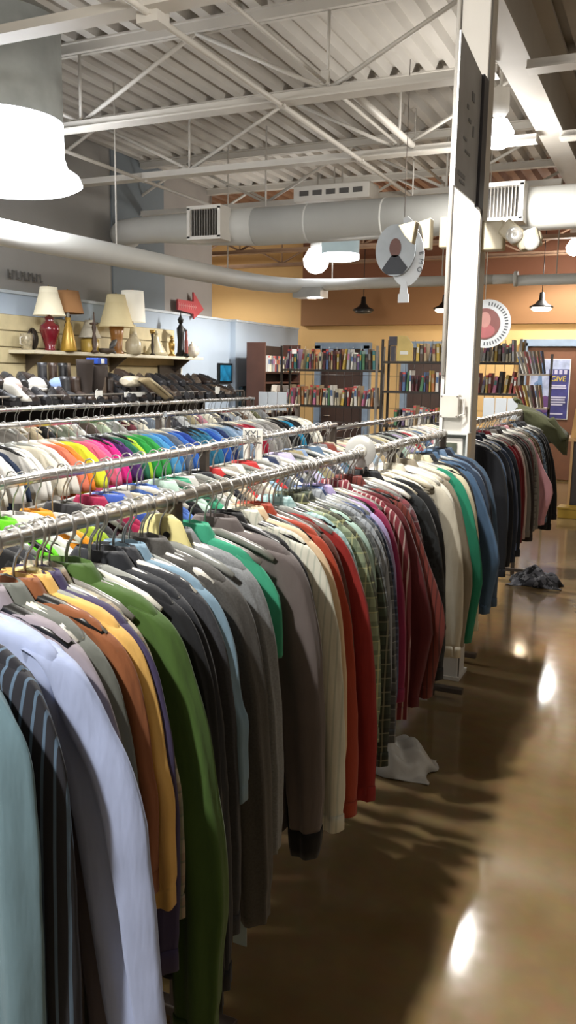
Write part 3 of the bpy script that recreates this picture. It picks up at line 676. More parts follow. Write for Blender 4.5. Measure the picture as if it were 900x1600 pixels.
# front row of clothes: (y, name, kind, colour, pattern, c2, c3, SL, L, extra)
F=[
(.875,'faded teal denim shirt','shirt','#5f7f8c','plain',None,None,1.22,1.15,dict(out=.0,res=2,w=.2)),
(.945,'dark navy shirt with blue stripes','shirt','#25262e','stripe','#5b7894',None,1.2,1.15,dict(out=.03,res=2)),
(1.03,'pale blue dress shirt','shirt','#9aa8d0','plain',None,None,1.24,1.12,dict(out=.15,res=2,fold=2.,w=.215,t=.03,ysw=.05)),
(1.09,'mauve grey shirt','shirt','#8d838c','plain',None,None,1.0,.95,dict(out=.06,res=2)),
(1.135,'grey green jacket','jacket','#63665f','plain',None,None,1.12,1.05,dict(out=.07,res=2)),
(1.18,'rust brown shirt','shirt','#8a4d28','plain',None,None,.62,.85,dict(out=.04,res=2)),
(1.215,'yellow shirt','shirt','#d9a850','plain',None,None,.66,.6,dict(out=.07,res=2)),
(1.25,'deep purple shirt','shirt','#3c3458','plain',None,None,.8,.8,dict(res=2)),
(1.285,'beige plaid shirt','shirt','#a39a80','plaid','#7b5c4a','#4f6a58',.7,.8,dict(res=2)),
(1.345,'olive green fleece jacket','jacket','#3f5e22','plain',None,None,1.02,.98,dict(out=.08,res=2,bulge=.03,w=.215)),
(1.43,'black sweater','sweater','#1b1c20','plain',None,None,1.02,.95,dict(out=.07,res=2)),
(1.475,'navy black jacket','jacket','#202228','plain',None,None,.98,.92,dict(out=.07,res=2)),
(1.52,'charcoal shirt','shirt','#34353a','heather',None,None,.9,.85,dict(res=2)),
(1.555,'washed light denim shirt','shirt','#6f8ea3','plain',None,None,.6,.8,dict(res=2)),
(1.63,'dark grey wool suit jacket','suit','#45433f','heather',None,None,.94,.92,dict(out=.075,res=2,w=.215,t=.026)),
(1.735,'light grey tweed jacket','suit','#74777a','heather',None,None,.82,.85,dict(out=.06,res=2,w=.21,t=.024)),
(1.805,'emerald and teal shirt','shirt','#2f9a74','band','#1f7f8c',None,.5,.7,dict(res=1,f=6.,w=.185,out=-.01)),
(1.9,'brown grey suit jacket with black cuff','suit','#5d5351','plain',None,None,.86,.88,dict(out=.06,res=2,w=.22,cuff=1,t=.026)),
(1.975,'black shirt','shirt','#17171a','plain',None,None,.9,.85,dict()),
(2.03,'off white striped dress shirt','shirt','#c9c8b8','stripe','#aab0a0',None,.93,.85,dict(res=2,out=.075)),
(2.08,'peach cream shirt','shirt','#d3b48e','plain',None,None,.85,.8,dict()),
(2.14,'burnt orange shirt','shirt','#a63a22','plain',None,None,.95,.88,dict(out=.07,res=2)),
(2.2,'chestnut brown sweater','sweater','#5d3226','plain',None,None,.82,.8,dict()),
(2.25,'scarlet shirt','shirt','#96201c','plain',None,None,.96,.9,dict(out=.09)),
(2.3,'pale aqua checked shirt','shirt','#9fc0bf','check','#6f9796',None,.8,.8,dict()),
(2.345,'sage green plaid shirt','shirt','#8a9a7a','plaid','#4c5a44','#c8c890',.82,.8,dict()),
(2.39,'olive and black plaid shirt','shirt','#5a5e48','plaid','#20231e','#a8a870',.86,.82,dict()),
(2.435,'mint green shirt','shirt','#9dbcae','plain',None,None,.8,.8,dict()),
(2.48,'dark green plaid flannel shirt','shirt','#3c4838','plaid','#171a18','#8c8a70',.92,.85,dict(out=.07)),
(2.525,'grey and black plaid shirt','shirt','#5c6060','plaid','#222426','#8f9494',.92,.85,dict()),
(2.57,'silver striped shirt','shirt','#8d9298','stripe','#5c636c',None,.85,.8,dict()),
(2.61,'slate grey plaid shirt','shirt','#55595e','plaid','#25282c','#a0a0a0',.88,.84,dict()),
(2.65,'cobalt blue plaid shirt','shirt','#2c4a8a','plaid','#16203c','#8ca0c8',.8,.8,dict()),
(2.69,'navy shirt with small checks','shirt','#262e44','check','#4a5878',None,.86,.82,dict(out=.07)),
(2.75,'lavender dress shirt','shirt','#a192c2','plain',None,None,.88,.85,dict(out=.06,res=2)),
(2.81,'magenta shirt','shirt','#8a1c46','plain',None,None,.8,.78,dict()),
(2.85,'wine and white striped shirt','shirt','#7a2530','stripe','#c9b8b0',None,.9,.85,dict()),
(2.9,'dark maroon shirt','shirt','#5e1a1e','plain',None,None,.88,.8,dict(bulge=.04)),
(2.96,'brick red striped shirt','shirt','#6e2a22','stripe','#3c1a18',None,.86,.8,dict(out=.09,bulge=.05)),
(3.03,'red and grey plaid shirt','shirt','#7c3238','plaid','#3a3438','#9a9498',.88,.84,dict(out=.07)),
(3.12,'black leather jacket','jacket','#17181a','mottle','#24282a','#101012',.86,.82,dict(out=.07,w=.215)),
(3.2,'black knit cardigan','sweater','#141416','plain',None,None,.9,.8,dict()),
(3.3,'ivory corduroy shirt','shirt','#bdb6a2','plain',None,None,.86,.84,dict(w=.215)),
(3.39,'white linen shirt','shirt','#d2cdbd','plain',None,None,.82,.8,dict()),
(3.48,'taupe shirt','shirt','#857a66','plain',None,None,.88,.84,dict(out=.07,bulge=.03)),
(3.6,'bright teal green sweater','sweater','#16805e','plain',None,None,.9,.85,dict(out=.06,bulge=.03)),
(3.68,'butter cream shirt','shirt','#c8bf9c','plain',None,None,.86,.82,dict()),
(3.78,'soft black jacket','jacket','#1f2023','plain',None,None,.84,.8,dict()),
(3.88,'mid blue denim shirt','shirt','#3f5c7c','plain',None,None,.84,.82,dict(out=.08,bulge=.04)),
(3.97,'dark indigo denim shirt','shirt','#27364c','plain',None,None,.84,.82,dict()),
(4.08,'stonewashed blue chambray shirt','shirt','#55708f','plain',None,None,.84,.82,dict(out=.07)),
(4.18,'midnight blue jacket','jacket','#1a2233','plain',None,None,.86,.84,dict()),
(4.3,'faded indigo jean shirt','shirt','#41566e','plain',None,None,.88,.85,dict(out=.07)),
]
B=[
(4.9,'ink black jacket','jacket','#14161c','plain',None,None,.88,.84,dict()),
(4.98,'dusty blue shirt','shirt','#4b6386','plain',None,None,.8,.8,dict()),
(5.06,'near black hoodie','sweater','#15171f','plain',None,None,.86,.82,dict()),
(5.15,'dark navy fleece jacket','jacket','#1b2538','plain',None,None,.84,.8,dict()),
(5.24,'periwinkle shirt','shirt','#5f76a8','plain',None,None,.78,.78,dict()),
(5.32,'blue black work shirt','shirt','#1d232e','plain',None,None,.84,.8,dict()),
(5.45,'crimson red sweater','sweater','#7c141e','plain',None,None,.8,.78,dict(w=.215,out=.04)),
(5.56,'blood red shirt','shirt','#681018','plain',None,None,.8,.78,dict(out=.05)),
(5.63,'pale rose shirt','shirt','#c4a8a0','plain',None,None,.78,.76,dict()),
(5.71,'stone grey shirt','shirt','#77736c','plain',None,None,.78,.76,dict()),
(5.8,'dark brown jacket','jacket','#2c2220','plain',None,None,.82,.8,dict()),
(5.9,'black dress shirt','shirt','#161616','plain',None,None,.84,.8,dict()),
(5.99,'oxblood shirt','shirt','#521a1e','plain',None,None,.8,.78,dict()),
(6.07,'grey tartan shirt','shirt','#7c7a74','plaid','#3a3936','#a8a49a',.8,.78,dict()),
(6.15,'ash grey shirt','shirt','#8a8880','plain',None,None,.8,.78,dict()),
(6.25,'light pink dress shirt','shirt','#cf8f98','plain',None,None,.78,.76,dict(out=.1,bulge=.06)),
(6.33,'khaki plaid shirt','shirt','#7a7050','plaid','#3f3a2a','#b0a888',.8,.78,dict()),
(6.41,'brown and tan plaid shirt','shirt','#6a4a34','plaid','#2e2018','#b89a78',.8,.78,dict()),
(6.49,'sky blue plaid shirt','shirt','#6f8fae','plaid','#27384c','#c8d8e4',.8,.8,dict(out=.07)),
(6.57,'steel blue camouflage shirt','shirt','#5c6e7e','camo','#2a3440','#8fa0ac',.82,.8,dict()),
(6.67,'charcoal black coat','jacket','#18181b','plain',None,None,.88,.86,dict(out=.07)),
(6.78,'very dark long coat','jacket','#121215','plain',None,None,.9,.88,dict(out=.09)),
(6.9,'black coat with grey side stripe','jacket','#1d1d22','plain',None,None,.84,.84,dict(out=.1)),
]
HST=[('bar',WPLAS,'white plastic'),('plain',CLEAR,'clear plastic'),('plain',GPLAS,'grey plastic'),('wide',BPLAS,'black plastic'),('plain',CLEAR,'clear plastic'),('bar',CPLAS,'cream plastic')]
def bar_x(row,y):
    if row=='2': return -1.475-.07*y
    return {'A':-1.06,'B':-1.13,'3':-3.08,'4':-4.12,'C':-2.02}[row]
WH={'A':('front rail',-.3),'B':('rail beyond the column',-.29),'2':('second rail',-.3),'3':('third rail',-.29),'4':('rail by the shoe rack',-.28),'C':('pastel rail',-.36)}
sd=100
KM=[(.5,.5),(.875,.86),(1.03,1.0),(1.345,1.265),(1.43,1.34),(1.63,1.54),(1.735,1.66),(1.9,1.85),(2.14,2.1),(2.39,2.33),(2.75,2.56),(2.9,2.78),(3.12,3.03),(3.3,3.33),(3.6,3.68),(3.88,3.95),(4.3,4.25)]
def remap(y):
    for (a,b),(c_,d_) in zip(KM,KM[1:]):
        if a<=y<=c_: return b+(d_-b)*(y-a)/(c_-a)
    return y
F=[(remap(f_[0]),)+f_[1:] for f_ in F]
for row,LST in (('A',F),('B',B)):
    wtxt,zb=WH[row]
    for i,(y,nm,kind,c1,pat,c2,c3,SL,L,ex) in enumerate(LST):
        ex=dict(ex); sd+=1; fr=ex.pop('f',140.)
        m=fabric(c1,pat,c2 or '#202020',c3,f=fr) 
        cf=ex.pop('cuff',None)
        if cf: ex['cuff']=fabric('#101012')
        rz=R.uniform(-.06,.06)
        ex.setdefault('res',1)
        nx=LST[i+1][1] if i+1<len(LST) else None
        lab='%s hanging on the %s'%(nm,wtxt)
        if nx and len(lab.split())+len(nx.split())<15: lab+=', before the '+nx
        x=bar_x(row,y)+R.uniform(-.008,.012)
        garment(kind,lab,'jacket' if kind in('jacket','suit') else ('sweater' if kind=='sweater' else 'shirt'),x,y,m,L=L,SL=SL,rz=rz,seed=sd,group='clothes on the '+wtxt,zb=zb,**ex)
        st,hm,hn=HST[R.randrange(6)]
        hanger(x,y,'%s hanger holding the %s'%(hn,nm),st,hm,zb,rz,'hangers on the '+wtxt)
# yellow embroidered mark on the grey suit
o=tag(MB().tube([(0,0,0),(.02,-.002,.012),(.035,0,0),(.02,.0,-.014),(0,0,-.012)],.004,6).build('hook_tag',mat('yellow_enamel','#c9a21a',.4),None,(-.835,1.56,H-.6)),'small yellow hook shaped tag on the dark grey suit sleeve','tag')
# paper tag under the jackets
o=tag(MB().box((0,0,0),(.035,.002,.085)).tube([(0,0,.04),(-.02,0,.34)],.001,5).build('price_tag',mat('pale_blue_card','#8fa2a8',.7),None,(-.81,1.545,H-1.27)),'pale blue card price tag hanging below the black jackets','tag')
# neck tags on hangers (size cubes)
for x,y,z,c_,lb in ((-1.06,1.17,-.42,'#e0cf86','soft yellow cloth collar scrap on a hanger at near left'),(-1.06,1.62,-.385,'#d6cc8c','pale yellow hanger cover with a dark button, left of the post')):
    r=root('hanger_cover',(x,y,H+z),lb,'hanger cover')
    MB().rows([[(.075*k_*cos(a),.014*sin(a),z_) for a in [2*pi*q/16 for q in range(16)]] for z_,k_ in ((.055,.35),(.04,.7),(.0,.95),(-.04,1.25),(-.05,1.2))]).build('cover',mat('yellow_foam','#'+c_[1:],.7),r)
    MB().tube([(.02,-.018,.01),(.02,-.01,.01)],.008,10).build('button',BLACKM,r)
# spare hangers squeezed between the clothes
for i in range(18):
    y=1.0+i*.037
    hanger(-1.06+R.uniform(-.01,.01),y+.012,'empty grey hanger squeezed between clothes near the left end of the front rail',['plain','bar'][i%2],[GPLAS,CLEAR,WPLAS][i%3],-.3,R.uniform(-.12,.12),'spare hangers at the near end of the front rail')
for i in range(20):
    y=1.8+i*.058
    hanger(-1.06+R.uniform(-.01,.01),y,'empty dark or clear hanger on the middle of the front rail','plain',[GPLAS,CLEAR,BPLAS][i%3],-.3,R.uniform(-.12,.12),'spare hangers on the middle of the front rail')
for i in range(16):
    y=3.0+i*.05
    hanger(-1.06+R.uniform(-.01,.01),y,'empty white hanger bunched on the front rail just before the column',['wide','bar'][i%2],[WPLAS,CPLAS][i%2],-.3,R.uniform(-.15,.15),'spare white hangers before the column')
for i in range(26):
    y=4.9+i*.085
    hanger(-1.13+R.uniform(-.02,.02),y,'empty clear hanger on the rail just beyond the column','plain',[WPLAS,CLEAR,GPLAS][i%3],-.29,R.uniform(-.2,.2),'spare hangers beyond the column')

# second, third rows ---------------------------------------------
S2=[('black','#141416'),('dark grey','#3a3a3e'),('neon green','#5fd010'),('white','#c9c7c0'),('orange','#e08a10'),('lime','#8fb020'),('charcoal','#2b2a2e'),('deep maroon','#3c1420'),('magenta','#a01440'),('cobalt','#2c4ea8'),('ash grey','#8f8c86'),('olive brown','#4c4230'),('royal blue','#3a5fae'),('jet black','#101012'),('mint','#a8c4b4'),('emerald','#2f8c66'),('pearl grey','#b0aea8'),('ivory','#d2cab4'),('midnight','#16181f'),('beige','#bfa98a'),('scarlet','#b02020'),('stone','#8a8478'),('cream','#d6cfb8'),('sky blue','#8fb4cc'),('red','#a81c1c'),('slate','#59616c'),('soft white','#cfcdc6'),('navy','#1c2846'),('silver','#9a9a98'),('coal','#1a1a1c'),('pale lilac','#a8a0c0'),('aqua','#7fb8bc'),('khaki','#8c805c'),('dusty blue','#6f86a8'),('graphite','#3c3c40'),('chalk white','#d8d6d0'),('steel blue','#4a6480'),('dark teal','#1c4a50'),('smoke','#77777a'),('brick','#7a3428'),('sand','#b8a888'),('raven','#131318')]
def seq(lst,row,y0,y1,kind,plural,res,group,L,SL,w=.2,parts=True,zb=-.3):
    global sd
    n=len(lst); wtxt=WH[row][0]
    for i,(nm,c1) in enumerate(lst):
        y=y0+(y1-y0)*i/(n-1); sd+=1
        pv=lst[i-1][0] if i else None; nx=lst[i+1][0] if i+1<n else None
        if pv and nx: lab='%s %s between the %s and %s ones, %s'%(nm,plural[0],pv,nx,wtxt)
        elif nx: lab='%s %s at the near end of the %s, before the %s one'%(nm,plural[0],wtxt,nx)
        else: lab='%s %s at the far end of the %s, past the %s one'%(nm,plural[0],wtxt,pv)
        if len(lab.split())>16: lab='%s %s between %s and %s ones, %s'%(nm,plural[0],pv,nx,wtxt)
        rz=R.uniform(-.1,.1); x=bar_x(row,y)+R.uniform(-.012,.012)
        pat='plain' if (sd*13)%7 else 'heather'
        garment(kind if not callable(kind) else kind(i),lab,plural[1],x,y,fabric(c1,pat),w=w,L=L,SL=SL,rz=rz,seed=sd,res=res,group=group,zb=zb-(.022 if row=='2' else 0),parts=parts,t=.016)
        st,hm,hn=HST[R.randrange(6)]
        hanger(x,y,'%s hanger of the %s %s, %s'%(hn,nm,plural[0],wtxt),st,hm,zb,rz,'hangers on the '+wtxt).scale=(1,1,1.2 if row=='2' else 1)
seq(S2,'2',1.5,4.5,lambda i:'shirt' if i%3 else 'jacket',('top','shirt'),1,'clothes on the second rail',.75,.8)
S3=[('snow white','#d4d3cf'),('ivory','#cfccbf'),('pure white','#dad9d6'),('navy','#1d2a44'),('off white','#c9c7c0'),('chalk white','#d6d5d0'),('cream','#cfc8b4'),('bone white','#d2cfc6'),('coral','#d86a4c'),('orange','#ee7a1c'),('fluorescent yellow','#d8e020'),('salmon pink','#e0567a'),('bubblegum pink','#e0508c'),('magenta','#d81a80'),('grape purple','#4a2468'),('bottle green','#1f6a4c'),('lime','#a4cc20'),('kelly green','#1f9238'),('grass green','#2a9a3c'),('azure','#3c8cc4'),('cerulean','#2f78c0'),('slate grey','#566070'),('bright blue','#2860c0'),('royal blue','#1c3c98'),('deep teal','#1a5a7c'),('peacock','#1c6484'),('ocean','#1f6a90'),('cobalt','#1f50b0'),('denim blue','#3a6cb0'),('navy blue','#1a2c5c'),('steel blue','#6888a8'),('powder blue','#8098b4'),('misty blue','#7c94b0'),('plum','#6c4850'),('crimson','#a8142c'),('ruby','#98102a'),('dove grey','#8c8a86'),('light grey','#9c9a96'),('heather grey','#84827e'),('pewter','#77756f'),('stone','#908c84'),('black','#131315'),('jet','#101012'),('turquoise','#1484b0'),('coal black','#161618'),('ebony','#121214'),('eggshell','#ccc8b8'),('milk white','#dcd9ce'),('linen white','#d4d0c0')]
seq(S3,'3',2.85,6.8,'tee',('t-shirt','shirt'),1,'bright t-shirts on the third rail',.66,.5,zb=-.29,w=.21)
S4=[('grey','#77756f'),('tan','#a89878'),('black','#1a1a1c'),('sage','#7c8470'),('white','#c4c2ba'),('umber','#4a3c30'),('pale green','#a0b090'),('ash','#8c8a84'),('maroon','#5c2028'),('ecru','#bdb49c'),('slate','#5a626c'),('stone','#969084'),('charcoal','#333236'),('silver','#a4a4a0'),('khaki','#857a58'),('rose','#a06870'),('cream','#ccc4ac'),('pewter','#6c6a66'),('navy','#232c44'),('mist','#a0a8ac'),('brown','#584434'),('pearl','#b8b4aa'),('olive','#5c5c3c'),('smoke','#7c7c7c')]
seq(S4,'4',4.3,8.0,'tee',('blouse','shirt'),0,'blouses on the rail by the shoe rack',.7,.5,parts=False,zb=-.28)
SC=[('cream','#d2c8ac'),('pink','#c89098'),('white','#d4d2cc'),('pale blue','#9cb4c8'),('tan','#b09870'),('grey','#84827e'),('lemon','#d0c47c'),('black','#1a1a1c'),('mint','#a0c0ac'),('lilac','#a898bc'),('ivory','#ccc6b4'),('red','#a82430'),('ecru','#bcb298'),('denim','#4c6484'),('rose','#b87880'),('pearl','#b8b4ac'),('scarlet','#b81c2c'),('silver','#9c9c9c'),('teal','#1c7c80'),('stone','#908878'),('navy','#222c48'),('chalk','#d0cec8')]
seq(SC,'C',5.05,7.95,'tee',('child top','child clothing'),0,'small tops on the pastel rail',.42,.4,w=.15,parts=False,zb=-.36)
for i in range(14):
    y=1.55+i*.2; hanger(bar_x('2',y),y,'empty clear hanger among the tops on the second rail',['plain','bar'][i%2],[CLEAR,WPLAS,GPLAS][i%3],-.3,R.uniform(-.2,.2),'spare hangers on the second rail')
for i in range(30):
    y=4.25+i*.12; hanger(-4.12,y,'empty pale hanger among the blouses by the shoe rack',['plain','bar'][i%2],[CLEAR,WPLAS,CPLAS][i%3],-.28,R.uniform(-.25,.25),'spare hangers by the shoe rack')

# size dividers
def ring(x,y,z,lb):
    r=root('size_divider',(x,y,H+z),lb,'size divider')
    n=30; rows=[[(ra*cos(2*pi*k/n),yy,ra*sin(2*pi*k/n)) for k in range(n)] for ra,yy in ((.02,-.002),(.06,-.002),(.062,0),(.06,.002),(.02,.002),(.02,-.002))]
    MB().rows(rows,0,False,False).build('disc',mat('milky_plastic','#bdbdb8',.25),r)
    MB().rows([[(ra*cos(2*pi*k/n),yy,ra*sin(2*pi*k/n)) for k in range(n)] for ra,yy in ((.018,-.006),(.026,-.006),(.026,.006),(.018,.006),(.018,-.006))],0,False,False).build('hub',WPLAS,r)
ring(-1.06,2.98,-.29,'round milky size divider disc on the front rail near the plaid shirts')
t=root('size_tag',(-1.712,3.36,H-.32),'white size divider tag marked XXL on the second rail','size divider')
MB().box((.0,0,.035),(.1,.006,.07)).box((-.03,0,-.05),(.035,.006,.12)).box((.03,0,-.05),(.035,.006,.12)).build('tag_plate',mat('white_tag_plastic','#d2d0c6',.4),t,bevel=.002)
text(t,'size_letters','XXL',(0,-.0045,.045),.042,INK)
# white three panel holders on stands
for x,y,z,lb in ((-3.99,8.3,-.31,'white three panel card holder on a stand before the book shelves'),(-1.5,8.2,-.31,'white three panel card holder on a stand right of the column')):
    t=root('card_holder',(x,y,0),lb,'card holder')
    b=MB()
    for k in range(3): b.box((-.115+k*.115,0,H+z),(.108,.012,.2))
    b.build('panels',mat('white_card','#b4babf',.4,0,.02),t,bevel=.003)
    MB().tube([(0,.02,.03),(0,.02,H+z-.02)],.012,10).build('pole',STEELGREY,t)
    MB().lathe([(0,.0),(.16,0),(.16,.015),(.02,.03),(0,.03)],(0,.02,0),24).build('base',BLACKM,t)

# draped olive jacket at the end of the far rail
t=root('draped_jacket',(-1.0,7.35,H-.34),'olive green jacket draped over the far end of the rail','jacket')
rows=[]
for i in range(15):
    v=i/14; xx=-.2+.42*v; zz=.1-.2*v-.05*v*v; rows.append([(xx+.01*sin(a*3),.0+(.07+.06*sin(v*pi))*cos(a)+.008*sin(a*5+i),zz-.02+(.03+.02*sin(v*pi)+.02*v)*(sin(a) if sin(a)>0 else sin(a)*(2.6+.5*sin(i*1.1)))+.008*sin(a*4+i*.7)) for a in [2*pi*k/20 for k in range(20)]])
MB().rows(rows).build('body',fabric('#4a4c30'),t)
MB().tube([(-.2,-.05,.13),(-.23,0,.15),(-.2,.06,.13),(-.17,.0,.1)],.018,10).build('collar',fabric('#454a24'),t)
rows=[]
for i in range(9):
    v=i/8; rows.append([(.08+.13*v+.03*cos(a),-.07-.01*v+.022*sin(a),-.0-.18*v+.012*cos(a)) for a in [2*pi*k/12 for k in range(12)]])
MB().rows(rows).build('sleeve',fabric('#4a4c30'),t)
# covered feet on the floor
def cloth_heap(x,y,lx,ly,h,lb,m,seed,name='cloth_wrap'):
    q=random.Random(seed); nx,ny=26,20; vs=[];
    for j in range(ny+1):
        for i in range(nx+1):
            u=i/nx*2-1; v=j/ny*2-1; d=max(abs(u)**1.6+abs(v)**2.2,0)
            z=h*max(0,1-d)**.55*(1+.25*sin(u*7+v*4+seed)+.15*sin(v*13-u*5))
            z=max(z,.004+.004*sin(u*9+v*8))
            vs.append((u*lx/2*(1+.08*sin(v*5)),v*ly/2*(1+.1*sin(u*6)),z+.002))
    fs=[(j*(nx+1)+i,j*(nx+1)+i+1,(j+1)*(nx+1)+i+1,(j+1)*(nx+1)+i) for j in range(ny) for i in range(nx)]
    o=MB().add(vs,fs,0,True).build(name,m,None,(x,y,.0)); so=o.modifiers.new('thick','SOLIDIFY'); so.thickness=.003
    return tag(o,lb,'cloth')
cloth_heap(-1.02,3.37,.4,.26,.12,'crumpled white plastic bag wrapped around a rack foot on the floor',mat('white_bag_plastic','#c4c2bc',.4,0,.04),3)
cloth_heap(-.92,7.05,.42,.26,.12,'crumpled grey and black cloth on a rack foot beyond the column',fabric('#4a4a50','mottle','#1e1e22','#6c6c70'),8)

# ------------------------------------------------------------------ shoe rack
t=root('shoe_rack',(-4.5,6.1,0),'grey wire shoe rack topped with rows of dark shoes','shoe rack')
zr=H-.2; y0,y1=-2.1,2.0
b=MB(); MB().box((-.13,-.05,zr+.0),(.24,4.05,.1)).build('raised_tier',mat('brown_shelf','#3a322c',.6),t)
for x in (-.25,.25):
    b.tube([(x,y0,zr+.0),(x,y1,zr+.0)],.009,8).tube([(x,y0,zr-.085),(x,y1,zr-.085)],.006,8)
k=y0
while k<y1:
    b.tube([(.25,k,zr-.085),(.25,k,zr)],.0035,5); b.tube([(-.25,k,zr-.085),(.25,k,zr-.085)],.003,5); k+=.07
b.build('wire_basket',mat('grey_wire','#6d675f',.4,.5),t)
for y in (y0,0,y1):
    for x in (-.25,.25): MB().box((x,y,zr/2),(.03,.03,zr)).build('post',STEELGREY,t)
MB().box((0,-.05,zr-.07),(.5,4.08,.02)).build('shelf_board',mat('brown_shelf','#3a322c',.6),t)
MB().box((-.27,-.05,zr/2),(.012,4.08,zr)).build('back_panel',mat('brown_shelf','#3a322c',.6),t)
for zz in (.35,.75,1.1): MB().box((0,-.05,zz),(.5,4.05,.02)).build('shelf_board',mat('brown_shelf','#3a322c',.6),t)
ZSH=zr-.058
def shoe_mesh(kind):
    up=MB(); so=MB(); n=14
    st=[(-.135,.028,.075),(-.12,.036,.085),(-.08,.038,.08),(-.03,.036,.07),(.02,.04,.055),(.07,.044,.042),(.11,.038,.034),(.135,.022,.026)]
    if kind=='boot': st=[(x,w,h*1.1) for x,w,h in st]
    if kind=='heel': st=[(x,w*.8,h*.8+(.05 if x<0 else .05*max(0,1-x/.1))) for x,w,h in st]
    rows=[]
    for x,w,h in st:
        rows.append([(x,w*cos(a),.022+max(0,h*sin(a)) if sin(a)>0 else .02) for a in [2*pi*k/n for k in range(n)]])
    up.rows(rows)
    if kind=='boot':
        up.rows([[(-.09+.042*cos(a)+dx,.036*sin(a),z) for a in [2*pi*k/n for k in range(n)]] for z,dx in ((.05,0),(.1,.0),(.15,-.005),(.2,-.01),(.235,-.01))])
    out=[(-.14,-.03),(-.08,-.04),(-.02,-.036),(.05,-.046),(.11,-.042),(.143,-.02),(.143,.02),(.11,.042),(.05,.046),(-.02,.036),(-.08,.04),(-.14,.03)]
    so.prism([(x,y,0) for x,y in out],(0,0,.022))
    la=MB()
    for i in range(4): la.tube([(.0+i*.018,-.022,.072-i*.008),(.0+i*.018,0,.09-i*.009),(.0+i*.018,.022,.072-i*.008)],.003,5)
    return so,up,la
SOLE=mat('black_rubber','#17161a',.7); protos={}
SC_=[('black','#141314'),('dark brown','#2a1f19'),('charcoal','#252528'),('chocolate','#33241a'),('tan','#8c7450'),('white','#c0bdb4'),('taupe','#57493c'),('blue','#23408c')]
def shoe(kind,ci,x,y,z,rz,lab,grp):
    key=(kind,ci)
    if key not in protos:
        so,up,la=shoe_mesh(kind); m=mat(SC_[ci][0].replace(' ','_')+'_leather',SC_[ci][1],.45)
        r=root('shoe' if kind!='boot' else 'boot',(x,y,z),lab,'shoe',grp,rz)
        so.build('sole',SOLE,r); up.build('upper',m,r)
        if kind!='heel': la.build('laces',mat('lace_cord','#3a3633',.8),r)
        protos[key]=r
    else:
        r=copy_tree(protos[key],(x,y,z),rz,lab); LABELS[lab]=1; r['group']=grp
    return r
q=random.Random(5)
specs=['sneaker','sneaker','sneaker','boot','sneaker','heel','sneaker']
pos=0
landm=['near the left end','by the white price card','beside the tall boots','left of the tan bag','behind the tan bag','right of the tan bag','near the right end','at the far right end']
cnt={}
yy=4.1
i=0
while yy<8.05:
    kind='boot' if (5.35<yy<5.95) else specs[i%7]
    if yy>7: kind='sneaker'
    ci=[0,1,2,3,0,6,1,2][i%8] 
    if i in (2,5): ci=5
    for side,xo in (('front',-4.33),('back',-4.6)):
        seg=min(7,int((yy-4.1)/.5)); 
        lm=landm[seg]; key=(SC_[ci][0],kind,side,seg); cnt[key]=cnt.get(key,0)+1
        noun={'sneaker':'lace-up shoe','boot':'ankle boot','heel':'court shoe'}[kind]
        grp='%s %ss in the %s row %s of the rack'%(SC_[ci][0],noun,side,lm)
        lab='%s %s in %s row of shoe rack, %s'%(SC_[ci][0],noun,side,lm)
        o_=shoe(kind,ci,xo+(0 if side=='front' else -.02),yy,ZSH if side=='front' else zr+.052,q.uniform(-.9,-.1),lab,grp); o_.scale=(1.05,1.1,1.2 if kind!='boot' else .85)
    yy+=.125
    i+=1
# tall boots in the photo, blue box, tan bag, white bits
t=root('tall_boot',(-4.40,5.60,ZSH),'tall dark brown boot standing up on the shoe rack','boot')
MB().rows([[(.055*k_*cos(a),.07*k_*sin(a),z) for a in [2*pi*k/16 for k in range(16)]] for z,k_ in ((0,1),(.05,1.05),(.1,.85),(.2,1.),(.3,1.15),(.34,1.2))]).build('shaft',mat('dark_suede','#2e241e',.8),t)
MB().rows([[(.05+.1*v,.04*cos(a)*(1-.3*v),.03+.035*(1-.5*v)*sin(a)) for a in [2*pi*k/12 for k in range(12)]] for v in (-.5,0,.4,.8,1)]).build('foot',mat('dark_suede','#2e241e',.8),t)
t=root('shoe_box',(-4.42,5.78,ZSH+.33),'blue and white box lying on the tall boots','box')
MB().box((0,0,0),(.12,.13,.05)).build('carton',mat('blue_carton','#23469a',.5),t,bevel=.004); MB().box((.062,0,0),(.004,.04,.04)).build('label_patch',PAPER,t)
MB().lathe([(0,-.33),(.06,-.33),(.065,-.2),(.075,-.05),(.06,-.028),(0,-.028)],(0,0,0),14).build('stacked_boot',mat('dark_suede','#2e241e',.8),t)
t=root('tan_bag',(-4.17,6.24,H-.17),'tan canvas bag hanging over the front of the shoe rack','bag')
MB().rows([[(.045*cos(a)+.05*v,.0+.17*v+(.075-.02*v)*sin(a),.04-.11*v+.015*cos(a*2)) for a in [2*pi*k/16 for k in range(16)]] for v in (-.5,-.3,0,.3,.6,.85,1)]).build('pouch',fabric('#94805a'),t)
MB().tube([(.02,-.08,.1),(.07,.0,.03),(.08,.14,-.06)],.009,8).build('strap',fabric('#a3946c'),t)
t=root('white_purse',(-4.3,6.1,ZSH+.16),'white folded pouch lying above the tan bag','pouch'); MB().rows([[(.08*k_*cos(a),-.1+.2*v,.05*k_*sin(a)) for a in [2*pi*k/14 for k in range(14)]] for v,k_ in ((0,.5),(.1,.9),(.5,1),(.9,.9),(1,.5))]).build('pouch_body',mat('cream_vinyl','#c4baa4',.4),t); MB().box((.07,0,0),(.02,.14,.04)).build('flap',mat('cream_vinyl_flap','#b8ae98',.4),t)
for y,z,lb in ((5.55,-.2,'white price card clipped to the shoe rack near its left end'),(7.5,-.19,'white price card clipped to the shoe rack near its right end')):
    tag(MB().box((0,0,0),(.004,.09,.07)).tube([(-.01,-.03,.03),(.01,-.03,.045)],.003,5).build('price_card',PAPER,None,(-4.23,y,H+z)),lb,'price card')
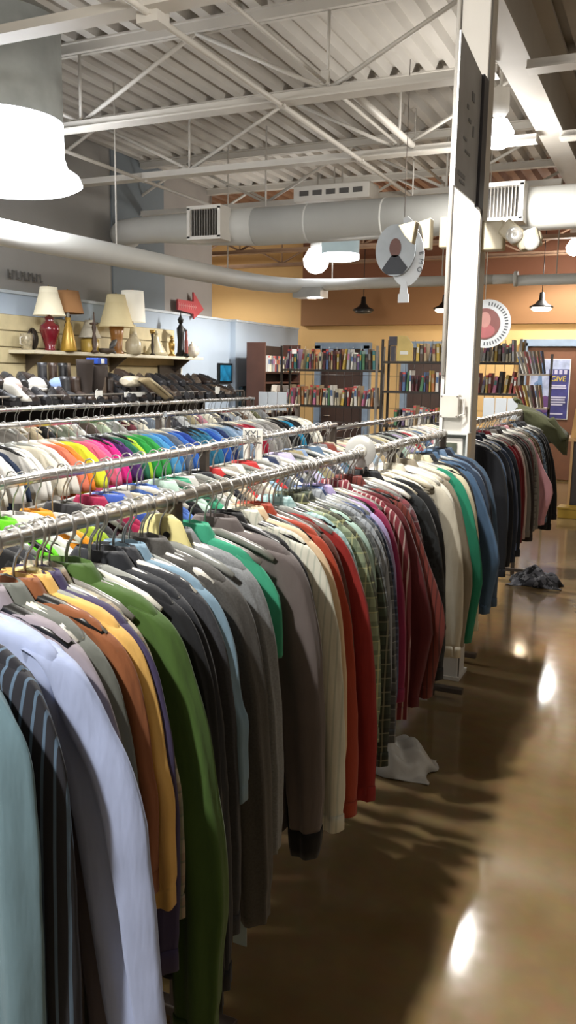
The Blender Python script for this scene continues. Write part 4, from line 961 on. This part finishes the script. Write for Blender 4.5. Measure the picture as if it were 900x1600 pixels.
tag(MB().box((0,0,0),(.006,.3,.04)).tube([(-.006,-.1,.02),(.006,-.1,.025)],.003,5).build('shelf_label',PAPER,None,(-4.23,6.05,H-.205)),'long white shelf label strip on the shoe rack rail','label')
# white odds behind the shoes
for k,(y,lb,c_) in enumerate(((4.55,'white gathered cap among shoes at the left edge','#c9c6be'),(4.85,'pale pink bonnet beside the white cap on the rack','#c4a8a0'),(5.12,'white baby bootie on top of the dark shoes','#d4d2cc'),(5.38,'blue and white knitted hat resting on the shoes','#7c94c0'))):
    r=root('knitted_cap',(-4.5,y,ZSH+.1),lb,'hat'); MB().lathe([(.075,0),(.08,.03),(.06,.07),(.03,.09),(0,.095)],(0,0,0),16,flute=.05,fn=8).build('crown',fabric(c_),r); MB().lathe([(.07,-.012),(.085,-.01),(.085,.012),(.072,.014)],(0,0,0),16).build('brim',fabric('#d4d0c6'),r); MB().lathe([(0,-.1),(.04,-.1),(.04,-.01),(0,0)],(0,0,0),8).build('inner_stand',BPLAS,r)

# ------------------------------------------------------------------ bookshelves
PAL=[('red','#a8322c'),('navy','#27324e'),('white','#cfccc4'),('tan','#b09468'),('teal','#2f7c7c'),('yellow','#d0a82c'),('black','#1c1c1e'),('orange','#c06a28'),('green','#3f7c4c'),('grey','#84847f'),('cream','#cdc4a4'),('maroon','#5c2028'),('blue','#3f64a0'),('purple','#5c4078'),('pink','#c8608c'),('brown','#5a4030'),('silver','#a4a8aa')]
STICK=mat('red_price_sticker','#c8504c',.6); PAGES=mat('book_pages','#c9bfa4',.8)
BK={}
def book_mesh(w,h,d,ci,st):
    key=(round(w,3),round(h,3),ci,st)
    if key in BK: return BK[key]
    b=MB()
    b.box((-w/2+.0015,0,h/2),(.003,d,h)).box((w/2-.0015,0,h/2),(.003,d,h)).box((0,-d/2+.002,h/2),(w,.004,h),0)
    b.box((0,.002,h/2),(w-.006,d-.008,h-.008),1)
    b.box((0,-d/2-.0008,h*.62),(w*.7,.0015,h*.3),2)
    if st: b.box((0,-d/2-.001,h*.93),(w+.001,.002,h*.1),3)
    o=b.build('book',[mat(PAL[ci][0]+'_book_cover',soft(PAL[ci][1],.3),.5),PAGES,mat('spine_print_'+PAL[(ci*5+2)%17][0],soft(PAL[(ci*5+2)%17][1],.3),.5),STICK]); col.objects.unlink(o); BK[key]=o.data; return o.data
bq=random.Random(21); blab={}
def book_row(x0,x1,y,zb,where,grp,stick=.6,lean=.0,hmin=.19,hmax=.26,ang=0.,prefer=None):
    x=x0; prev=None; seq_=[]
    while x<x1:
        w=bq.choice((.022,.028,.034,.04)); h=bq.choice((.19,.21,.23,.25)); h=max(hmin,min(hmax,h)); ci=bq.choice(prefer) if prefer and bq.random()<.6 else bq.randrange(17)
        tl=bq.choice((0,0,0,.06,-.05,.14)) if not lean else lean+bq.uniform(-.08,.08)
        seq_.append((x+w/2+abs(tl)*.08,w,h,ci,tl,bq.random()<stick)); x+=w+.004+abs(tl)*h*.9
    for i,(xx,w,h,ci,tl,st) in enumerate(seq_):
        me=book_mesh(w,h,.16,ci,st); o=bpy.data.objects.new('book',me); col.objects.link(o)
        o.location=(xx,y+bq.uniform(-.01,.01),H+zb+abs(tl)*w*.5+.002); o.rotation_euler=(0,tl,ang)
        pv=PAL[seq_[i-1][3]][0] if i else 'end'; nx=PAL[seq_[i+1][3]][0] if i+1<len(seq_) else 'end'
        lab='%s book with %s neighbours left and right, %s'%(PAL[ci][0],(pv+' and '+nx),where)
        if lab in blab:
            third=['left','middle','right'][min(2,int(3*i/len(seq_)))]; lab='%s book between %s and %s ones toward the %s, %s'%(PAL[ci][0],pv,nx,third,where)
        blab[lab]=1; tag(o,lab,'book',grp)
SHW=mat('dark_shelf_metal','#2f2a26',.5,.2)
def shelf_unit(x0,x1,y,levels,lb,depth=.26,top=None,endp=True,grid=True):
    t=root('book_shelf',((x0+x1)/2,y,0),lb,'bookshelf'); w=x1-x0
    for z in levels: MB().box((0,0,H+z-.014),(w,depth,.026)).build('shelf',SHW,t)
    tp=H+(top if top is not None else max(levels)+.3)
    for x in (-w/2,w/2):
        for yy_ in (-depth/2,depth/2): MB().box((x,yy_,tp/2),(.028,.02,tp)).build('post',SHW if x<0 else mat('grey_post','#7a746c',.5),t)
    if grid:
        b=MB(); k=-w/2
        while k<w/2: b.tube([(k,depth/2,.2),(k,depth/2,tp)],.003,4); k+=.11
        for zz in range(int((tp-.3)/.2)): b.tube([(-w/2,depth/2,.3+zz*.2),(w/2,depth/2,.3+zz*.2)],.003,4)
        b.build('wire_grid_back',SHW,t)
    return t
shelf_unit(-4.62,-3.33,10.,[.05,-.4,-.82,-1.25],'dark metal bookshelf with two full rows of books left of the column',top=.34)
book_row(-4.58,-3.36,9.96,.05,'upper shelf left unit','books on the upper shelf of the left unit',.55)
book_row(-4.58,-3.36,9.96,-.4,'lower shelf left unit','books on the lower shelf of the left unit',.7,prefer=[3,5,10,2,7,14,0])
shelf_unit(-3.27,-1.62,10.02,[.16,-.2,-.62,-1.2],'wide dark bookshelf behind the column with mixed books',top=.42)
book_row(-3.05,-2.4,9.98,-.2,'middle shelf right unit','books on the middle shelf of the right unit',.15)
book_row(-2.36,-1.66,9.98,-.2,'middle shelf right of column','books on the middle shelf right of the column',.1,prefer=[14,0,6,5])
book_row(-2.3,-1.66,9.98,.16,'top shelf right of column','books on the top shelf right of the column',.1,prefer=[2,10,16,5,7])
book_row(-3.1,-2.5,9.98,-.62,'bottom shelf right unit','books on the bottom shelf of the right unit',.95,prefer=[10,2,9])
book_row(-2.85,-2.5,9.98,.16,'top shelf right unit','books on the top shelf of the right unit',.1,hmax=.21,prefer=[9,10,3,2])
# top shelf objects
t=root('dark_box',(-3.16,9.98,H+.162),'small dark box standing on a yellow folder, top shelf','box'); MB().box((0,0,.24),(.1,.08,.11)).build('box',mat('dark_slate_card','#3c3a44',.5),t,bevel=.003); MB().box((0,.0,.09),(.05,.06,.18)).build('stand',mat('dark_slate_card','#3c3a44',.5),t)
t=root('folder',(-3.02,10.0,H+.162),'pale yellow folder standing upright on the top shelf','folder'); MB().prism([(-.09,-.04,0),(.1,-.04,0),(.1,-.04,.2),(.02,-.04,.3),(-.09,-.04,.31)],(0,.05,0)).build('cover',mat('pale_yellow_card','#c4ad6c',.7),t); MB().box((.0,-.042,.1),(.1,.003,.04)).build('tab_label',PAPER,t)
# end cap with leaning magazines
t=root('magazine_rack',(-1.42,9.7,0),'magazine rack with fanned booklets at the right end of the shelves','magazine rack')
for z in (.02,-.35): MB().box((0,0,H+z),(.34,.24,.02)).build('shelf',mat('grey_tan_shelf','#84786a',.5),t)
for x in (-.16,.16): MB().box((x,.1,(H+.25)/2),(.025,.025,H+.25)).build('post',SHW,t)
def fan(z,n,x0,cols,wh):
    for i in range(n):
        ci=cols[i%len(cols)]; me=book_mesh(.016,.25,.16,ci,False); o=bpy.data.objects.new('magazine',me); col.objects.link(o)
        o.location=(x0+i*.036,9.66,H+z+.012); o.rotation_euler=(0,-.35+.1*i*.3,.0)
        nxt=PAL[cols[(i+1)%len(cols)]][0]
        tag(o,'%s slanted magazine %s of the end rack, beside the %s one'%(PAL[ci][0],wh,nxt),'magazine','slanted magazines on the end rack')
fan(.02,7,-1.53,[2,10,0,16,9,3,12],'on the top tier'); fan(-.35,7,-1.53,[7,0,5,10,11,2,3],'on the lower tier')
# bookcase against the blue partition
t=root('brown_bookcase',(-5.55,11.6,0),'dark brown wooden bookcase beside the blue partition','bookcase')
MB().box((0,-.62,(H+.43)/2),(.3,.03,H+.43)).build('side_panel',mat('walnut_laminate','#4a2e24',.45),t); MB().box((0,.62,(H+.43)/2),(.3,.03,H+.43)).build('side_panel',mat('walnut_laminate','#4a2e24',.45),t)
for z in (-1.6,-1.1,-.6,-.15,.0): MB().box((0,0,H+z),(.3,1.22,.025)).build('shelf',mat('walnut_laminate','#4a2e24',.45),t)
MB().box((-.145,0,(H+.4)/2),(.012,1.22,H+.4)).build('back_panel',DARKW,t)
for zb,wh in ((.012,'upper shelf of the walnut bookcase'),(-.138-.45,'lower shelf of the walnut bookcase')):
    x=-.57; k=0; pv='end'
    cs=[2,10,9,16,0,1,3,2,12,10,15,9,7,2,4,10,11,16,3,2]
    while x<.56 and k<20:
        w=.05; ci=cs[k]; me=book_mesh(.05,.23,.16,ci,k%3==0); o=bpy.data.objects.new('book',me); col.objects.link(o); o.location=(-5.46,11.6+x+.03,H+zb+.0); o.rotation_euler=(0,0,pi/2)
        nx=PAL[cs[k+1]][0] if k<19 else 'end'
        tag(o,'%s book between %s and %s ones, %s'%(PAL[ci][0],pv,nx,wh),'book','books in the walnut bookcase'); pv=PAL[ci][0]; x+=.056; k+=1
# leaning magazines in front of it
t=root('brochure_stack',(-4.92,10.6,0),'white brochure display stand beside the walnut bookcase','display stand')
MB().box((0,0,H-.42),(.42,.3,.02)).build('tray',SHW,t)
for x in (-.19,.19): MB().box((x,.1,(H-.42)/2),(.02,.02,H-.42)).build('post',SHW,t)
for k,(x,c_,nm) in enumerate(((-.14,'#bdb6aa','pale grey'),(-.05,'#8c8076','taupe'),(.04,'#5c544e','dark brown'),(.13,'#a8a29a','silver'))):
    tag(MB().prism([(-.04,0,0),(.04,0,0),(.04,.06,.24),(-.04,.06,.24)],(0,.03,0)).box((0,.02,.13),(.05,.02,.06)).build('brochure',mat(nm.replace(' ','_')+'_brochure',c_,.5),None,(-4.92+x,10.52,H-.408)),'%s brochure bundle leaning on the display stand by the bookcase'%nm,'brochure','brochures on the stand')

# poster on the door
t=root('poster',(-1.87,YB-.085,H-.2),'blue and purple poster reading GIVE in a white frame on the brown door','poster')
pw,phh=.64,.98
MB().box((0,.004,0),(pw,.01,phh)).build('frame',PAPER,t); 
MB().box((0,-.004,0),(pw-.03,.006,phh-.03)).build('print_ground',mat('indigo_print','#3c3c78',.4,0,.35,5),t)
b=MB(); b.box((0,-.009,.4),(pw-.03,.003,.15)); b.prism([(-.3,-.009,.35),(-.3,-.009,-.2),(-.12,-.009,-.3),(0,-.009,-.1),(-.02,-.009,.33)],(0,.003,0)); b.build('pale_wash',mat('pale_blue_print','#9aa6c4',.4,0,.3,8),t)
b=MB()
for dx,zt in ((-.15,.22),(-.21,.1)): b.prism([(dx-.06,-.012,-.15),(dx-.03,-.012,zt),(dx+.02,-.012,zt+.03),(dx+.06,-.012,-.1)],(0,.003,0))
b.build('figure_shapes',mat('steel_blue_print','#5f7aa0',.4,0,.4,10),t)
b=MB()
for k in range(4): b.box((.02+k*.075,-.012,.28),(.05,.003,.07))
for k,(wd,zz) in enumerate(((.24,.06),(.26,.02),(.26,-.13),(.24,-.17),(.26,-.21),(.18,-.25),(.2,-.4))): b.box((.14,-.012,zz),(wd,.003,.026))
b.build('white_print_lines',mat('white_print','#b4b4cc',.5),t)
text(t,'give_lettering','GIVE',(.14,-.013,.165),.115,mat('yellow_print','#d8c434',.5))
b=MB(); b.prism([(-.05+.09*cos(a),-.014,-.25+.14*sin(a)) for a in [2*pi*k/24 for k in range(24)]],(0,.003,0)); b.build('purple_shape',mat('purple_print','#5c3c70',.5),t)

# right far corner: wooden counter and cardboard items
t=root('wooden_counter',(-.95,11.2,0),'tan wooden display counter at the far right edge','counter')
MB().box((0,0,.95),(.5,.6,.04)).build('top',mat('oak_top','#9c7a4e',.4),t); MB().box((.1,0,.48),(.46,.5,.92)).build('carcass',mat('dark_counter_body','#2b2420',.5),t); MB().box((-.14,-.27,.48),(.03,.04,.92)).build('leg',mat('oak_top','#9c7a4e',.4),t)
t=root('cardboard_carton',(-.98,11.2,.97),'tall tan cardboard carton standing on the wooden counter','carton')
MB().box((0,0,.18),(.3,.3,.36),taper=.8).build('carton_body',mat('kraft_board','#a8834f',.7),t); MB().box((.03,-.145,.2),(.12,.01,.16)).build('white_sheet',PAPER,t)
t=root('plastic_crate',(-1.05,10.75,.0),'low mustard plastic crate on the floor beside the wooden counter','crate')
MB().box((0,0,.06),(.26,.25,.12)).build('crate_body',mat('yellow_plastic','#8a6e1c',.5),t,bevel=.01); MB().box((0,0,.125),(.28,.27,.02)).build('rim',mat('yellow_plastic','#8a6e1c',.5),t)

# ------------------------------------------------------------------ camera, world, view
yaw,pitch,roll=[math.radians(a) for a in (24.5,9.5,.9)]
fw=Vector((-sin(yaw)*cos(pitch),cos(yaw)*cos(pitch),-sin(pitch))); r_=fw.cross(Vector((0,0,1))).normalized(); u_=r_.cross(fw)
r2=cos(roll)*r_+sin(roll)*u_; u2=-sin(roll)*r_+cos(roll)*u_
cam=bpy.data.cameras.new('camera'); co=bpy.data.objects.new('camera',cam); col.objects.link(co)
M=Matrix((r2,u2,-fw)).transposed().to_4x4(); M.translation=Vector((0,0,H)); co.matrix_world=M
cam.sensor_fit='VERTICAL'; cam.sensor_height=36; cam.lens=1300/1600*36; cam.clip_start=.05
sc.camera=co
w=bpy.data.worlds.new('world'); sc.world=w; w.use_nodes=True
w.node_tree.nodes['Background'].inputs[0].default_value=(.8,.85,.9,1); w.node_tree.nodes['Background'].inputs[1].default_value=.3
sc.view_settings.view_transform='Standard'; sc.view_settings.look='None'; sc.view_settings.gamma=1; sc.view_settings.use_curve_mapping=False
sc.view_settings.exposure=.82
